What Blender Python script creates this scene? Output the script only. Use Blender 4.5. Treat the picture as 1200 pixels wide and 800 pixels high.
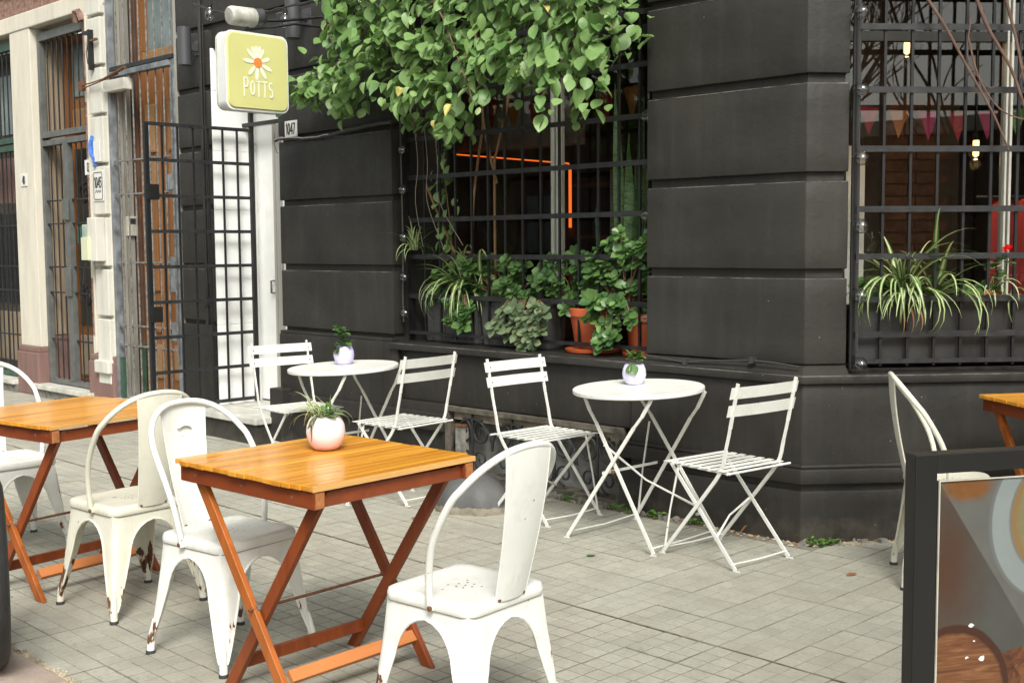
import bpy, bmesh, math, random
from mathutils import noise as mnoise
from mathutils import Vector, Matrix, Euler
R = math.radians
rnd = random.Random(7)
for o in list(bpy.data.objects): bpy.data.objects.remove(o)
S = bpy.context.scene
COL = S.collection

# ------------------------------------------------------------------ camera, sky, sun
cam = bpy.data.cameras.new('camera'); camo = bpy.data.objects.new('camera', cam); COL.objects.link(camo)
cam.sensor_width = 36; cam.lens = 41.8; cam.clip_end = 500; cam.clip_start = .05
rt, dn, fw = Vector((.71126983, .70288111, -.00730517)), Vector((.05153963, -.06251375, -.99671245)), Vector((-.70102703, .70855499, -.08069037))
camo.matrix_world = Matrix(((rt.x, -dn.x, -fw.x, 0), (rt.y, -dn.y, -fw.y, 0), (rt.z, -dn.z, -fw.z, 1.5), (0, 0, 0, 1)))
S.camera = camo
SUN_EL, SUN_AZ = R(46), R(128)          # azimuth clockwise from +Y: the light comes from the crossing at the right
w = bpy.data.worlds.new('World'); S.world = w; w.use_nodes = True
nt = w.node_tree; nt.nodes.clear()
sky = nt.nodes.new('ShaderNodeTexSky'); sky.sky_type = 'NISHITA'; sky.sun_disc = False
sky.sun_elevation = SUN_EL; sky.sun_rotation = SUN_AZ; sky.air_density = 1.0; sky.dust_density = 4.0; sky.ozone_density = 1.0
hs = nt.nodes.new('ShaderNodeHueSaturation'); hs.inputs['Saturation'].default_value = .22
wm = nt.nodes.new('ShaderNodeMix'); wm.data_type = 'RGBA'; wm.blend_type = 'MULTIPLY'; wm.inputs[0].default_value = 1; wm.inputs[7].default_value = (.99, 1.0, .935, 1)
bg = nt.nodes.new('ShaderNodeBackground'); bg.inputs[1].default_value = .125
wo = nt.nodes.new('ShaderNodeOutputWorld')
nt.links.new(sky.outputs[0], hs.inputs['Color']); nt.links.new(hs.outputs[0], wm.inputs[6]); nt.links.new(wm.outputs[2], bg.inputs[0]); nt.links.new(bg.outputs[0], wo.inputs[0])
sl = bpy.data.lights.new('sun', 'SUN'); sl.energy = 1.9; sl.angle = R(20); sl.color = (1, .965, .91)
so = bpy.data.objects.new('sun', sl); COL.objects.link(so)
sd = Vector((math.sin(SUN_AZ)*math.cos(SUN_EL), math.cos(SUN_AZ)*math.cos(SUN_EL), math.sin(SUN_EL)))
so.rotation_euler = sd.to_track_quat('Z', 'Y').to_euler(); so.location = sd*30
S.view_settings.view_transform = 'Standard'; S.view_settings.look = 'None'
S.view_settings.exposure = .88; S.view_settings.gamma = 1
try:
    S.cycles.max_bounces = 8; S.cycles.transparent_max_bounces = 16
except Exception: pass

# ------------------------------------------------------------------ materials
MATS = {}
def newmat(name):
    m = bpy.data.materials.new(name); m.use_nodes = True; MATS[name] = m
    nt = m.node_tree; b = nt.nodes['Principled BSDF']; return m, nt, b
def N(nt, t, **k):
    n = nt.nodes.new(t)
    for a, v in k.items(): setattr(n, a, v)
    return n
def L(nt, a, b): nt.links.new(a, b)
def setin(nt, sock, v):
    if isinstance(v, bpy.types.NodeSocket): nt.links.new(v, sock)
    elif isinstance(v, (tuple, list)) and len(v) == 3 and sock.type == 'RGBA': sock.default_value = (*v, 1)
    else: sock.default_value = v
def coords(nt, kind='Object', scale=(1, 1, 1), offset_random=True):
    tc = N(nt, 'ShaderNodeTexCoord'); mp = N(nt, 'ShaderNodeMapping'); mp.inputs['Scale'].default_value = scale
    L(nt, tc.outputs[kind], mp.inputs[0])
    if offset_random:
        oi = N(nt, 'ShaderNodeObjectInfo'); ml = N(nt, 'ShaderNodeMath', operation='MULTIPLY'); ml.inputs[1].default_value = 37.0
        L(nt, oi.outputs['Random'], ml.inputs[0])
        cx = N(nt, 'ShaderNodeCombineXYZ'); L(nt, ml.outputs[0], cx.inputs[0]); L(nt, ml.outputs[0], cx.inputs[1]); L(nt, ml.outputs[0], cx.inputs[2])
        L(nt, cx.outputs[0], mp.inputs['Location'])
    return mp.outputs[0]
def noise(nt, vec, scale, detail=6, rough=.55, dist=0):
    n = N(nt, 'ShaderNodeTexNoise'); n.inputs['Scale'].default_value = scale; n.inputs['Detail'].default_value = detail
    n.inputs['Roughness'].default_value = rough; n.inputs['Distortion'].default_value = dist
    L(nt, vec, n.inputs['Vector']); return n.outputs['Fac']
def ramp(nt, fac, stops):
    r = N(nt, 'ShaderNodeValToRGB'); e = r.color_ramp.elements
    while len(e) < len(stops): e.new(.5)
    for i, (p, c) in enumerate(stops):
        e[i].position = p; e[i].color = (*c, 1) if isinstance(c, (tuple, list)) else (c, c, c, 1)
    L(nt, fac, r.inputs[0]); return r.outputs[0]
def mix(nt, fac, a, b, mode='MIX'):
    m = N(nt, 'ShaderNodeMix', data_type='RGBA', blend_type=mode)
    setin(nt, m.inputs[0], fac); setin(nt, m.inputs[6], a); setin(nt, m.inputs[7], b); return m.outputs[2]
def math_(nt, op, a, b=0.0, c=None):
    m = N(nt, 'ShaderNodeMath', operation=op); setin(nt, m.inputs[0], a); setin(nt, m.inputs[1], b)
    if c is not None: setin(nt, m.inputs[2], c)
    return m.outputs[0]
def bump(nt, b, h, strength=.3, dist=.01):
    n = N(nt, 'ShaderNodeBump'); n.inputs['Strength'].default_value = strength; n.inputs['Distance'].default_value = dist
    L(nt, h, n.inputs['Height']); L(nt, n.outputs[0], b.inputs['Normal'])
def sep(nt, vec):
    s = N(nt, 'ShaderNodeSeparateXYZ'); L(nt, vec, s.inputs[0]); return s.outputs
def simple(name, col, rough=.5, metal=0, var=.0, vs=8, bumpv=0, bs=60, spec=.5, coat=0, sub=0):
    m, nt, b = newmat(name)
    v = coords(nt)
    if var:
        n = noise(nt, v, vs)
        c2 = tuple(max(0, x*(1-var)) for x in col); c1 = tuple(min(1, x*(1+var)) for x in col)
        L(nt, ramp(nt, n, [(.3, c2), (.7, c1)]), b.inputs['Base Color'])
    else: b.inputs['Base Color'].default_value = (*col, 1)
    b.inputs['Roughness'].default_value = rough; b.inputs['Metallic'].default_value = metal
    b.inputs['Specular IOR Level'].default_value = spec
    if coat: b.inputs['Coat Weight'].default_value = coat
    if bumpv: bump(nt, b, noise(nt, v, bs, 8), bumpv, .004)
    return m

def mat_darkwall(name, col, dirt=.0):
    m, nt, b = newmat(name); tc = N(nt, 'ShaderNodeTexCoord'); g = N(nt, 'ShaderNodeNewGeometry'); v = g.outputs['Position']
    big = noise(nt, v, 2.2, 5); fine = noise(nt, v, 38, 8, .6); streak = N(nt, 'ShaderNodeMapping'); streak.inputs['Scale'].default_value = (9, 9, .7); L(nt, v, streak.inputs[0])
    st = noise(nt, streak.outputs[0], 1.4, 6, .6)
    base = mix(nt, ramp(nt, big, [(.3, 0), (.7, 1)]), tuple(x*.74 for x in col), tuple(x*1.3 for x in col))
    base = mix(nt, math_(nt, 'MULTIPLY', ramp(nt, st, [(.50, 0), (.72, 1)]), .2), base, (.07, .066, .06))
    # pale scuffs and chips
    vo = N(nt, 'ShaderNodeTexVoronoi'); vo.inputs['Scale'].default_value = 9; L(nt, v, vo.inputs['Vector'])
    chip = ramp(nt, vo.outputs['Distance'], [(.022, 1), (.04, 0)])
    scr = N(nt, 'ShaderNodeMapping'); scr.inputs['Scale'].default_value = (26, 26, 3.2); scr.inputs['Rotation'].default_value = (.5, .2, .3); L(nt, v, scr.inputs[0])
    sc = ramp(nt, noise(nt, scr.outputs[0], 1.0, 8, .8), [(.69, 0), (.74, 1)])
    ch = math_(nt, 'MAXIMUM', math_(nt, 'MULTIPLY', chip, .7), math_(nt, 'MULTIPLY', sc, .3))
    base = mix(nt, ch, base, (.22, .21, .19))
    if dirt:
        z = sep(nt, v)[2]
        dn_ = math_(nt, 'ADD', math_(nt, 'MULTIPLY', z, -3.0), math_(nt, 'MULTIPLY', noise(nt, v, 7, 7, .65), 1.6))
        base = mix(nt, math_(nt, 'MULTIPLY', ramp(nt, dn_, [(.48, 0), (.95, 1)]), dirt), base, (.075, .066, .054))
    L(nt, base, b.inputs['Base Color'])
    L(nt, ramp(nt, fine, [(.3, .42), (.7, .6)]), b.inputs['Roughness']); b.inputs['Specular IOR Level'].default_value = .3
    h = math_(nt, 'ADD', math_(nt, 'MULTIPLY', fine, .4), math_(nt, 'ADD', noise(nt, v, 7, 4), math_(nt, 'MULTIPLY', ch, -.6)))
    bump(nt, b, h, .5, .008); return m
darkwall = mat_darkwall('dark_paint', (.028, .0267, .0235))
darkbase = mat_darkwall('dark_paint_base', (.024, .0225, .020), .8)

def mat_white_metal(name, col, rustamt=.0, rough=.35, rust_low=0.0):
    m, nt, b = newmat(name); v = coords(nt)
    tc = N(nt, 'ShaderNodeTexCoord'); z = sep(nt, tc.outputs['Object'])[2]
    big = noise(nt, v, 5, 4); fine = noise(nt, v, 90, 6)
    c = mix(nt, ramp(nt, big, [(.3, 0), (.7, 1)]), tuple(x*.90 for x in col), col)
    grime = ramp(nt, noise(nt, v, 14, 8, .7), [(.52, 0), (.78, 1)])
    c = mix(nt, math_(nt, 'MULTIPLY', grime, .34), c, (.42, .37, .26))
    stv = coords(nt, scale=(1, 1, .16)); st = ramp(nt, noise(nt, stv, 32, 5, .6), [(.60, 0), (.72, 1)])
    c = mix(nt, math_(nt, 'MULTIPLY', st, .22), c, (.45, .34, .20))
    n1 = noise(nt, v, 9, 7, .62, .3)
    chips = ramp(nt, noise(nt, v, 46, 4, .6), [(.715, 0), (.725, 1)])
    if rust_low:
        pv = coords(nt, scale=(1, 1, .38)); pn = noise(nt, pv, 17, 5, .55, .2)
        w1 = ramp(nt, z, [(.02, .0), (.05, .17), (.17, .14), (.26, 0)])
        n1 = math_(nt, 'MAXIMUM', math_(nt, 'ADD', n1, math_(nt, 'MULTIPLY', math_(nt, 'SUBTRACT', .10, z), rust_low)), math_(nt, 'ADD', pn, math_(nt, 'SUBTRACT', w1, .055)))
    r = ramp(nt, n1, [(rustamt-.006, 0), (rustamt+.006, 1)])
    edge = ramp(nt, n1, [(rustamt-.03, 0), (rustamt, 1)])
    r = math_(nt, 'MAXIMUM', r, chips)
    c = mix(nt, math_(nt, 'MULTIPLY', edge, .45), c, (.55, .36, .18))
    rc = mix(nt, noise(nt, v, 40, 6), (.05, .022, .013), (.17, .07, .035))
    c = mix(nt, r, c, rc); L(nt, c, b.inputs['Base Color'])
    L(nt, math_(nt, 'ADD', math_(nt, 'MULTIPLY', r, .45), rough), b.inputs['Roughness'])
    bump(nt, b, math_(nt, 'ADD', math_(nt, 'MULTIPLY', fine, .15), math_(nt, 'MULTIPLY', r, -1.0)), .4, .002); return m
tolix_a = mat_white_metal('chair_enamel_white', (.77, .775, .73), .68, .30, .45)
tolix_b = mat_white_metal('chair_enamel_cream', (.68, .665, .56), .655, .34, .5)
bistro_w = mat_white_metal('bistro_paint', (.74, .745, .70), .725, .42)
rust = simple('rust', (.13, .055, .024), .85, var=.5, vs=50, bumpv=.4)
def mat_wood(name, c1, c2, rough=.3, coat=0, axis=1, gs=1.0, wear=0):
    m, nt, b = newmat(name); sc = [42*gs, 42*gs, 42*gs]; sc[axis] = 2.2*gs
    v = coords(nt, scale=tuple(sc)); v2 = coords(nt)
    g = noise(nt, v, 1.0, 7, .62, .5); p = noise(nt, v, .25, 3, .5, .8)
    c = mix(nt, ramp(nt, g, [(.28, 0), (.72, 1)]), c2, c1)
    c = mix(nt, math_(nt, 'MULTIPLY', ramp(nt, p, [(.45, 0), (.6, 1)]), .5), c, tuple(x*.62 for x in c2))
    oi = N(nt, 'ShaderNodeObjectInfo'); c = mix(nt, math_(nt, 'MULTIPLY', oi.outputs['Random'], .5), c, tuple(min(1, x*1.3+.02) for x in c1))
    if wear:
        wn = ramp(nt, noise(nt, v2, 16, 7, .7), [(.60, 0), (.72, 1)])
        c = mix(nt, math_(nt, 'MULTIPLY', wn, wear), c, tuple(min(1, x*1.5+.05) for x in c1))
    L(nt, c, b.inputs['Base Color']); b.inputs['Roughness'].default_value = rough
    b.inputs['Specular IOR Level'].default_value = .35; b.inputs['Coat Weight'].default_value = coat; b.inputs['Coat Roughness'].default_value = .12
    bump(nt, b, g, .18, .002); return m
wood_top = mat_wood('varnished_tabletop', (.68, .31, .030), (.50, .175, .011), .34, .4, 1, 1.0, .25)
wood_edge = mat_wood('worn_wood_edge', (.62, .36, .12), (.42, .20, .05), .6)
wood_leg = mat_wood('red_varnished_wood', (.225, .048, .008), (.14, .027, .004), .42, .04, 2, 1.0, .35)
wood_leg2 = mat_wood('orange_varnished_wood', (.37, .105, .015), (.23, .052, .006), .42, .04, 2, 1.0, .35)
wood_rail = mat_wood('red_varnished_rail', (.205, .042, .008), (.13, .024, .004), .42, .04, 0, 1.0, .35)
wood_str = mat_wood('pale_worn_stretcher', (.46, .17, .05), (.32, .09, .022), .5, .02, 1, 1.0, .4)
end_grain = simple('end_grain', (.34, .13, .04), .7, var=.3, vs=60)
door_wood = mat_wood('old_door_wood', (.27, .115, .035), (.14, .052, .016), .5, .1, 2, .7, .3)
door_wood2 = mat_wood('faded_door_wood', (.30, .17, .075), (.20, .10, .04), .6, 0, 2, .7, .3)
shutter_wood = mat_wood('tan_shutter', (.30, .235, .165), (.215, .16, .11), .65, 0, 2, .7)
grey_board = mat_wood('weathered_grey_board', (.32, .31, .27), (.22, .21, .18), .8, 0, 2, .7)
black_wood = mat_wood('black_stained_plank', (.030, .029, .027), (.018, .018, .017), .5, 0, 2, .8)

def mat_paving(name, col, wear):
    m, nt, b = newmat(name); g = N(nt, 'ShaderNodeNewGeometry'); v = g.outputs['Position']; oi = N(nt, 'ShaderNodeObjectInfo')
    f = noise(nt, v, 55, 9, .7); mid = noise(nt, v, 6, 6, .6); big = noise(nt, v, .9, 4)
    c = mix(nt, ramp(nt, mid, [(.3, 0), (.7, 1)]), tuple(x*.80 for x in col), tuple(x*1.14 for x in col))
    c = mix(nt, math_(nt, 'MULTIPLY', ramp(nt, big, [(.42, 0), (.66, 1)]), .45), c, (col[0]*.93, col[1]*.80, col[2]*.72))
    c = mix(nt, math_(nt, 'MULTIPLY', oi.outputs['Random'], .34), c, tuple(x*.62 for x in col))
    tc = N(nt, 'ShaderNodeTexCoord'); va = N(nt, 'ShaderNodeVectorMath', operation='MULTIPLY_ADD'); va.inputs[1].default_value = (12.479, 12.479, 0); va.inputs[2].default_value = (1.5, 1.5, 0); L(nt, tc.outputs['Object'], va.inputs[0])
    vf = N(nt, 'ShaderNodeVectorMath', operation='FLOOR'); L(nt, va.outputs[0], vf.inputs[0]); cb = N(nt, 'ShaderNodeCombineXYZ'); L(nt, oi.outputs['Random'], cb.inputs[2])
    vs_ = N(nt, 'ShaderNodeVectorMath', operation='ADD'); L(nt, vf.outputs[0], vs_.inputs[0]); L(nt, cb.outputs[0], vs_.inputs[1]); wn = N(nt, 'ShaderNodeTexWhiteNoise'); L(nt, vs_.outputs[0], wn.inputs[0])
    c = mix(nt, math_(nt, 'MULTIPLY', ramp(nt, wn.outputs[0], [(.0, 0), (1, 1)]), .26), c, tuple(x*1.34 for x in col))
    c = mix(nt, ramp(nt, f, [(.3, .34), (.62, 0)]), c, (.12, .11, .095))
    sp = ramp(nt, noise(nt, v, 150, 3, .5), [(.70, 0), (.76, 1)])
    c = mix(nt, math_(nt, 'MULTIPLY', sp, .45), c, (.55, .53, .48))
    st = ramp(nt, noise(nt, v, 2.3, 9, .75, .6), [(.60, 0), (.70, 1)])
    c = mix(nt, math_(nt, 'MULTIPLY', st, .45), c, (.15, .14, .115))
    vg = N(nt, 'ShaderNodeTexVoronoi'); vg.inputs['Scale'].default_value = 2.6; L(nt, v, vg.inputs['Vector']); gum = ramp(nt, math_(nt, 'ADD', vg.outputs['Distance'], math_(nt, 'MULTIPLY', f, .03)), [(.052, 1), (.062, 0)]); c = mix(nt, math_(nt, 'MULTIPLY', gum, .55), c, (.13, .125, .11))
    dk = ramp(nt, noise(nt, v, .7, 3, .5, .4), [(.45, 0), (.62, 1)]); c = mix(nt, math_(nt, 'MULTIPLY', dk, .22), c, (.20, .185, .15))
    L(nt, c, b.inputs['Base Color']); b.inputs['Roughness'].default_value = .82
    bump(nt, b, math_(nt, 'ADD', f, mid), .5, .004); return m
pave = mat_paving('cement_tile', (.355, .348, .292), 0)
grout = simple('grout', (.185, .172, .138), .95, var=.35, vs=25, bumpv=.4)
granite = mat_paving('pinkish_kerb_stone', (.37, .29, .245), 0)
asphalt = simple('asphalt', (.05, .05, .05), .9, var=.3, vs=30, bumpv=.5)
marble = simple('worn_marble', (.50, .49, .44), .5, var=.25, vs=7, bumpv=.15)
rough_cem = simple('rough_cement', (.17, .16, .14), .95, var=.5, vs=16, bumpv=.8, bs=35)
def mat_mound():
    m, nt, b = newmat('painted_mound'); v = coords(nt, offset_random=False); z = sep(nt, v)[2]
    n = noise(nt, v, 10, 8, .7)
    a = math_(nt, 'ADD', math_(nt, 'MULTIPLY', z, 20.0), math_(nt, 'MULTIPLY', n, -1.3))
    c = mix(nt, ramp(nt, a, [(-.0, 1), (.05, 0)]), mix(nt, noise(nt, v, 5, 6), (.055, .055, .055), (.10, .10, .098)), mix(nt, noise(nt, v, 28, 6), (.10, .08, .055), (.34, .31, .24)))
    L(nt, c, b.inputs['Base Color']); b.inputs['Roughness'].default_value = .6; bump(nt, b, noise(nt, v, 22, 8, .7), .5, .01); return m
mound_m = mat_mound()
def mat_cream(name, col, dirty=.4):
    m, nt, b = newmat(name); g = N(nt, 'ShaderNodeNewGeometry'); v = g.outputs['Position']
    stm = N(nt, 'ShaderNodeMapping'); stm.inputs['Scale'].default_value = (6, 6, 1.2); L(nt, v, stm.inputs[0])
    st = noise(nt, stm.outputs[0], 1.3, 7, .65); f = noise(nt, v, 22, 8, .7)
    c = mix(nt, math_(nt, 'MULTIPLY', ramp(nt, st, [(.42, 0), (.72, 1)]), dirty), col, tuple(x*.55 for x in col))
    c = mix(nt, ramp(nt, f, [(.64, 0), (.72, .45)]), c, (.30, .25, .19))
    L(nt, c, b.inputs['Base Color']); b.inputs['Roughness'].default_value = .85; bump(nt, b, f, .4, .006); return m
cream = mat_cream('cream_render', (.61, .57, .48))
cream2 = mat_cream('grey_white_render', (.60, .585, .52), .5)
redstone = mat_cream('red_brown_base', (.20, .115, .10), .6)
frieze_m = simple('carved_red_frieze', (.22, .13, .10), .9, var=.55, vs=22, bumpv=1.0, bs=24)
white_wall = mat_cream('white_painted_jamb', (.86, .87, .85), .12)
white_door = simple('white_door_paint', (.82, .83, .81), .45, var=.05)
iron = simple('black_iron', (.009, .009, .0095), .45, var=.3, vs=30, bumpv=.2)
iron_worn = simple('worn_black_iron', (.018, .0185, .02), .5, var=.5, vs=20, bumpv=.3)
greymetal = simple('grey_painted_steel', (.105, .11, .105), .5, var=.25, vs=10, bumpv=.15)
bluemetal = simple('worn_blue_grey_steel', (.155, .17, .185), .55, var=.5, vs=9, bumpv=.3)
greenmetal = simple('dark_green_steel', (.03, .07, .045), .5, var=.3)
galv = simple('peeling_silver_bar', (.15, .15, .145), .5, var=.6, vs=25, bumpv=.3)
rubber = simple('black_rubber', (.03, .03, .03), .75, var=.2, bumpv=.2)
tyre_m = simple('tyre_rubber', (.022, .022, .021), .6, var=.3, vs=30, bumpv=.2)
black_pl = simple('black_plastic', (.010, .0098, .009), .45, var=.1)
lampgrey = simple('charcoal_lamp_body', (.055, .058, .062), .4)
grey_plastic = simple('grey_planter_plastic', (.075, .075, .072), .5, var=.15)
terracotta = simple('terracotta', (.50, .105, .035), .5, var=.18, vs=6)
soil = simple('soil', (.035, .024, .016), 1, var=.5, vs=60, bumpv=1)
plate_m = simple('enamel_plate', (.66, .66, .62), .3, var=.08)
ink = simple('black_ink', (.03, .03, .03), .5)
white_plastic = simple('sign_side_plastic', (.66, .67, .66), .35, var=.05)
sign_yellow = simple('sign_yellow_face', (.56, .545, .225), .35, var=.04, vs=3)
sign_white = simple('sign_white_print', (.70, .72, .57), .4)
sign_orange = simple('sign_orange_print', (.80, .22, .05), .4)
cablem = simple('dark_cable', (.035, .034, .033), .5)
whitecable = simple('dirty_white_cable', (.42, .41, .38), .5, var=.3, vs=40)
lav = simple('lavender_white_glaze', (.68, .64, .86), .3, var=.03)
flower_red = simple('red_petal', (.85, .012, .01), .5)
enamel_blue = simple('blue_enamel', (.06, .16, .5), .4, var=.5, vs=30)
greybox = simple('meter_grey', (.46, .45, .38), .6, var=.25, vs=12)
red_cloth = simple('red_cloth', (.25, .02, .018), .9, var=.2)
blue_cloth = simple('pale_blue_cloth', (.35, .48, .55), .8, var=.1)
room_m = simple('interior_wall', (.12, .10, .085), .9, var=.3, vs=3)
room_fl = simple('interior_floor', (.08, .055, .035), .6, var=.3, vs=3)
panel_m = simple('interior_pale_panel', (.72, .73, .70), .5, var=.1)
brick_m = simple('interior_brick', (.19, .095, .06), .9, var=.4, vs=12)
def mat_pinkpot():
    m, nt, b = newmat('pink_fade_glaze'); v = coords(nt, offset_random=False); z = sep(nt, v)[2]
    L(nt, ramp(nt, math_(nt, 'MULTIPLY', z, 7.5), [(.05, (.80, .50, .53)), (.5, (.80, .70, .71))]), b.inputs['Base Color']); b.inputs['Roughness'].default_value = .35; return m
pinkpot = mat_pinkpot()
def mat_leaf(name, c1, c2, rough=.5, trans=.3, pale=None):
    m, nt, b = newmat(name); oi = N(nt, 'ShaderNodeObjectInfo'); g = N(nt, 'ShaderNodeNewGeometry'); v = coords(nt)
    n = noise(nt, g.outputs['Position'], 11, 3); f = math_(nt, 'ADD', math_(nt, 'MULTIPLY', oi.outputs['Random'], .55), math_(nt, 'MULTIPLY', n, .5))
    st = [(.2, c2), (.75, c1)] + ([(.93, pale)] if pale else [])
    c = ramp(nt, f, st)
    c = mix(nt, math_(nt, 'MULTIPLY', noise(nt, v, 60, 4), .25), c, tuple(x*.6 for x in c2))
    L(nt, c, b.inputs['Base Color']); b.inputs['Roughness'].default_value = rough
    tr = N(nt, 'ShaderNodeBsdfTranslucent'); L(nt, c, tr.inputs[0]); ms = N(nt, 'ShaderNodeMixShader'); ms.inputs[0].default_value = trans
    out = nt.nodes['Material Output']; L(nt, b.outputs[0], ms.inputs[1]); L(nt, tr.outputs[0], ms.inputs[2]); L(nt, ms.outputs[0], out.inputs[0]); return m
vine_leaf = mat_leaf('vine_leaf', (.28, .43, .15), (.09, .20, .05), .45, .3, (.45, .54, .24))
jade_leaf = mat_leaf('jade_leaf', (.125, .235, .062), (.035, .095, .030), .38, .12, (.24, .40, .09))
grey_leaf = mat_leaf('grey_green_leaf', (.20, .26, .13), (.075, .125, .06), .5, .15)
spider_g = mat_leaf('spider_green', (.14, .24, .05), (.07, .15, .03), .4, .25)
spider_w = mat_leaf('spider_cream', (.68, .72, .44), (.54, .60, .32), .4, .25)
dry_leaf = mat_leaf('dry_leaf', (.42, .20, .08), (.26, .11, .04), .7, .2)
weed_leaf = mat_leaf('weed_leaf', (.16, .30, .05), (.08, .18, .03), .5, .25)
stem_m = simple('green_brown_stem', (.16, .10, .05), .8, var=.3, vs=20)
twig_m = simple('red_brown_twig', (.13, .075, .055), .8, var=.3, vs=20)
bark = simple('tree_bark', (.10, .08, .06), .9, var=.4, vs=8, bumpv=.5)
def mat_snake():
    m, nt, b = newmat('snake_plant_leaf'); v = coords(nt, scale=(3, 3, 16)); n = noise(nt, v, 4.0, 5, .6, 1.2)
    L(nt, ramp(nt, n, [(.42, (.018, .05, .018)), (.52, (.08, .15, .04)), (.62, (.025, .06, .022))]), b.inputs['Base Color']); b.inputs['Roughness'].default_value = .4; return m
snake_m = mat_snake()
def emit(name, col, s):
    m, nt, b = newmat(name); b.inputs['Base Color'].default_value = (*col, 1); b.inputs['Emission Color'].default_value = (*col, 1); b.inputs['Emission Strength'].default_value = s; return m
neon = emit('orange_neon', (1, .16, .02), .75)
filament = emit('warm_filament', (1, .50, .13), 5)
def mat_glass(name, tint=(1, 1, 1), r=.02, boost=1.0):
    m = bpy.data.materials.new(name); m.use_nodes = True; nt = m.node_tree; nt.nodes.clear()
    ge = N(nt, 'ShaderNodeNewGeometry'); dt = N(nt, 'ShaderNodeVectorMath', operation='DOT_PRODUCT'); L(nt, ge.outputs['Incoming'], dt.inputs[0]); L(nt, ge.outputs['Normal'], dt.inputs[1])
    k = math_(nt, 'SUBTRACT', 1.0, math_(nt, 'ABSOLUTE', dt.outputs['Value'])); fres = math_(nt, 'ADD', .04, math_(nt, 'MULTIPLY', math_(nt, 'POWER', k, 5.0), .96))
    gl = N(nt, 'ShaderNodeBsdfGlossy'); gl.inputs['Roughness'].default_value = r
    tp = N(nt, 'ShaderNodeBsdfTransparent'); tp.inputs[0].default_value = (*tint, 1)
    ms = N(nt, 'ShaderNodeMixShader'); out = N(nt, 'ShaderNodeOutputMaterial')
    f = math_(nt, 'MINIMUM', math_(nt, 'MULTIPLY', fres, boost), 1.0); L(nt, f, ms.inputs[0]); L(nt, tp.outputs[0], ms.inputs[1]); L(nt, gl.outputs[0], ms.inputs[2]); L(nt, ms.outputs[0], out.inputs[0]); return m
glass = mat_glass('window_glass', (.88, .89, .88), .012, 1.35)
bulbglass = mat_glass('bulb_glass', (.85, .86, .86), .03, 3.0)
oldglass = simple('dusty_old_glass', (.17, .21, .21), .2, var=.3, vs=4)

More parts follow.
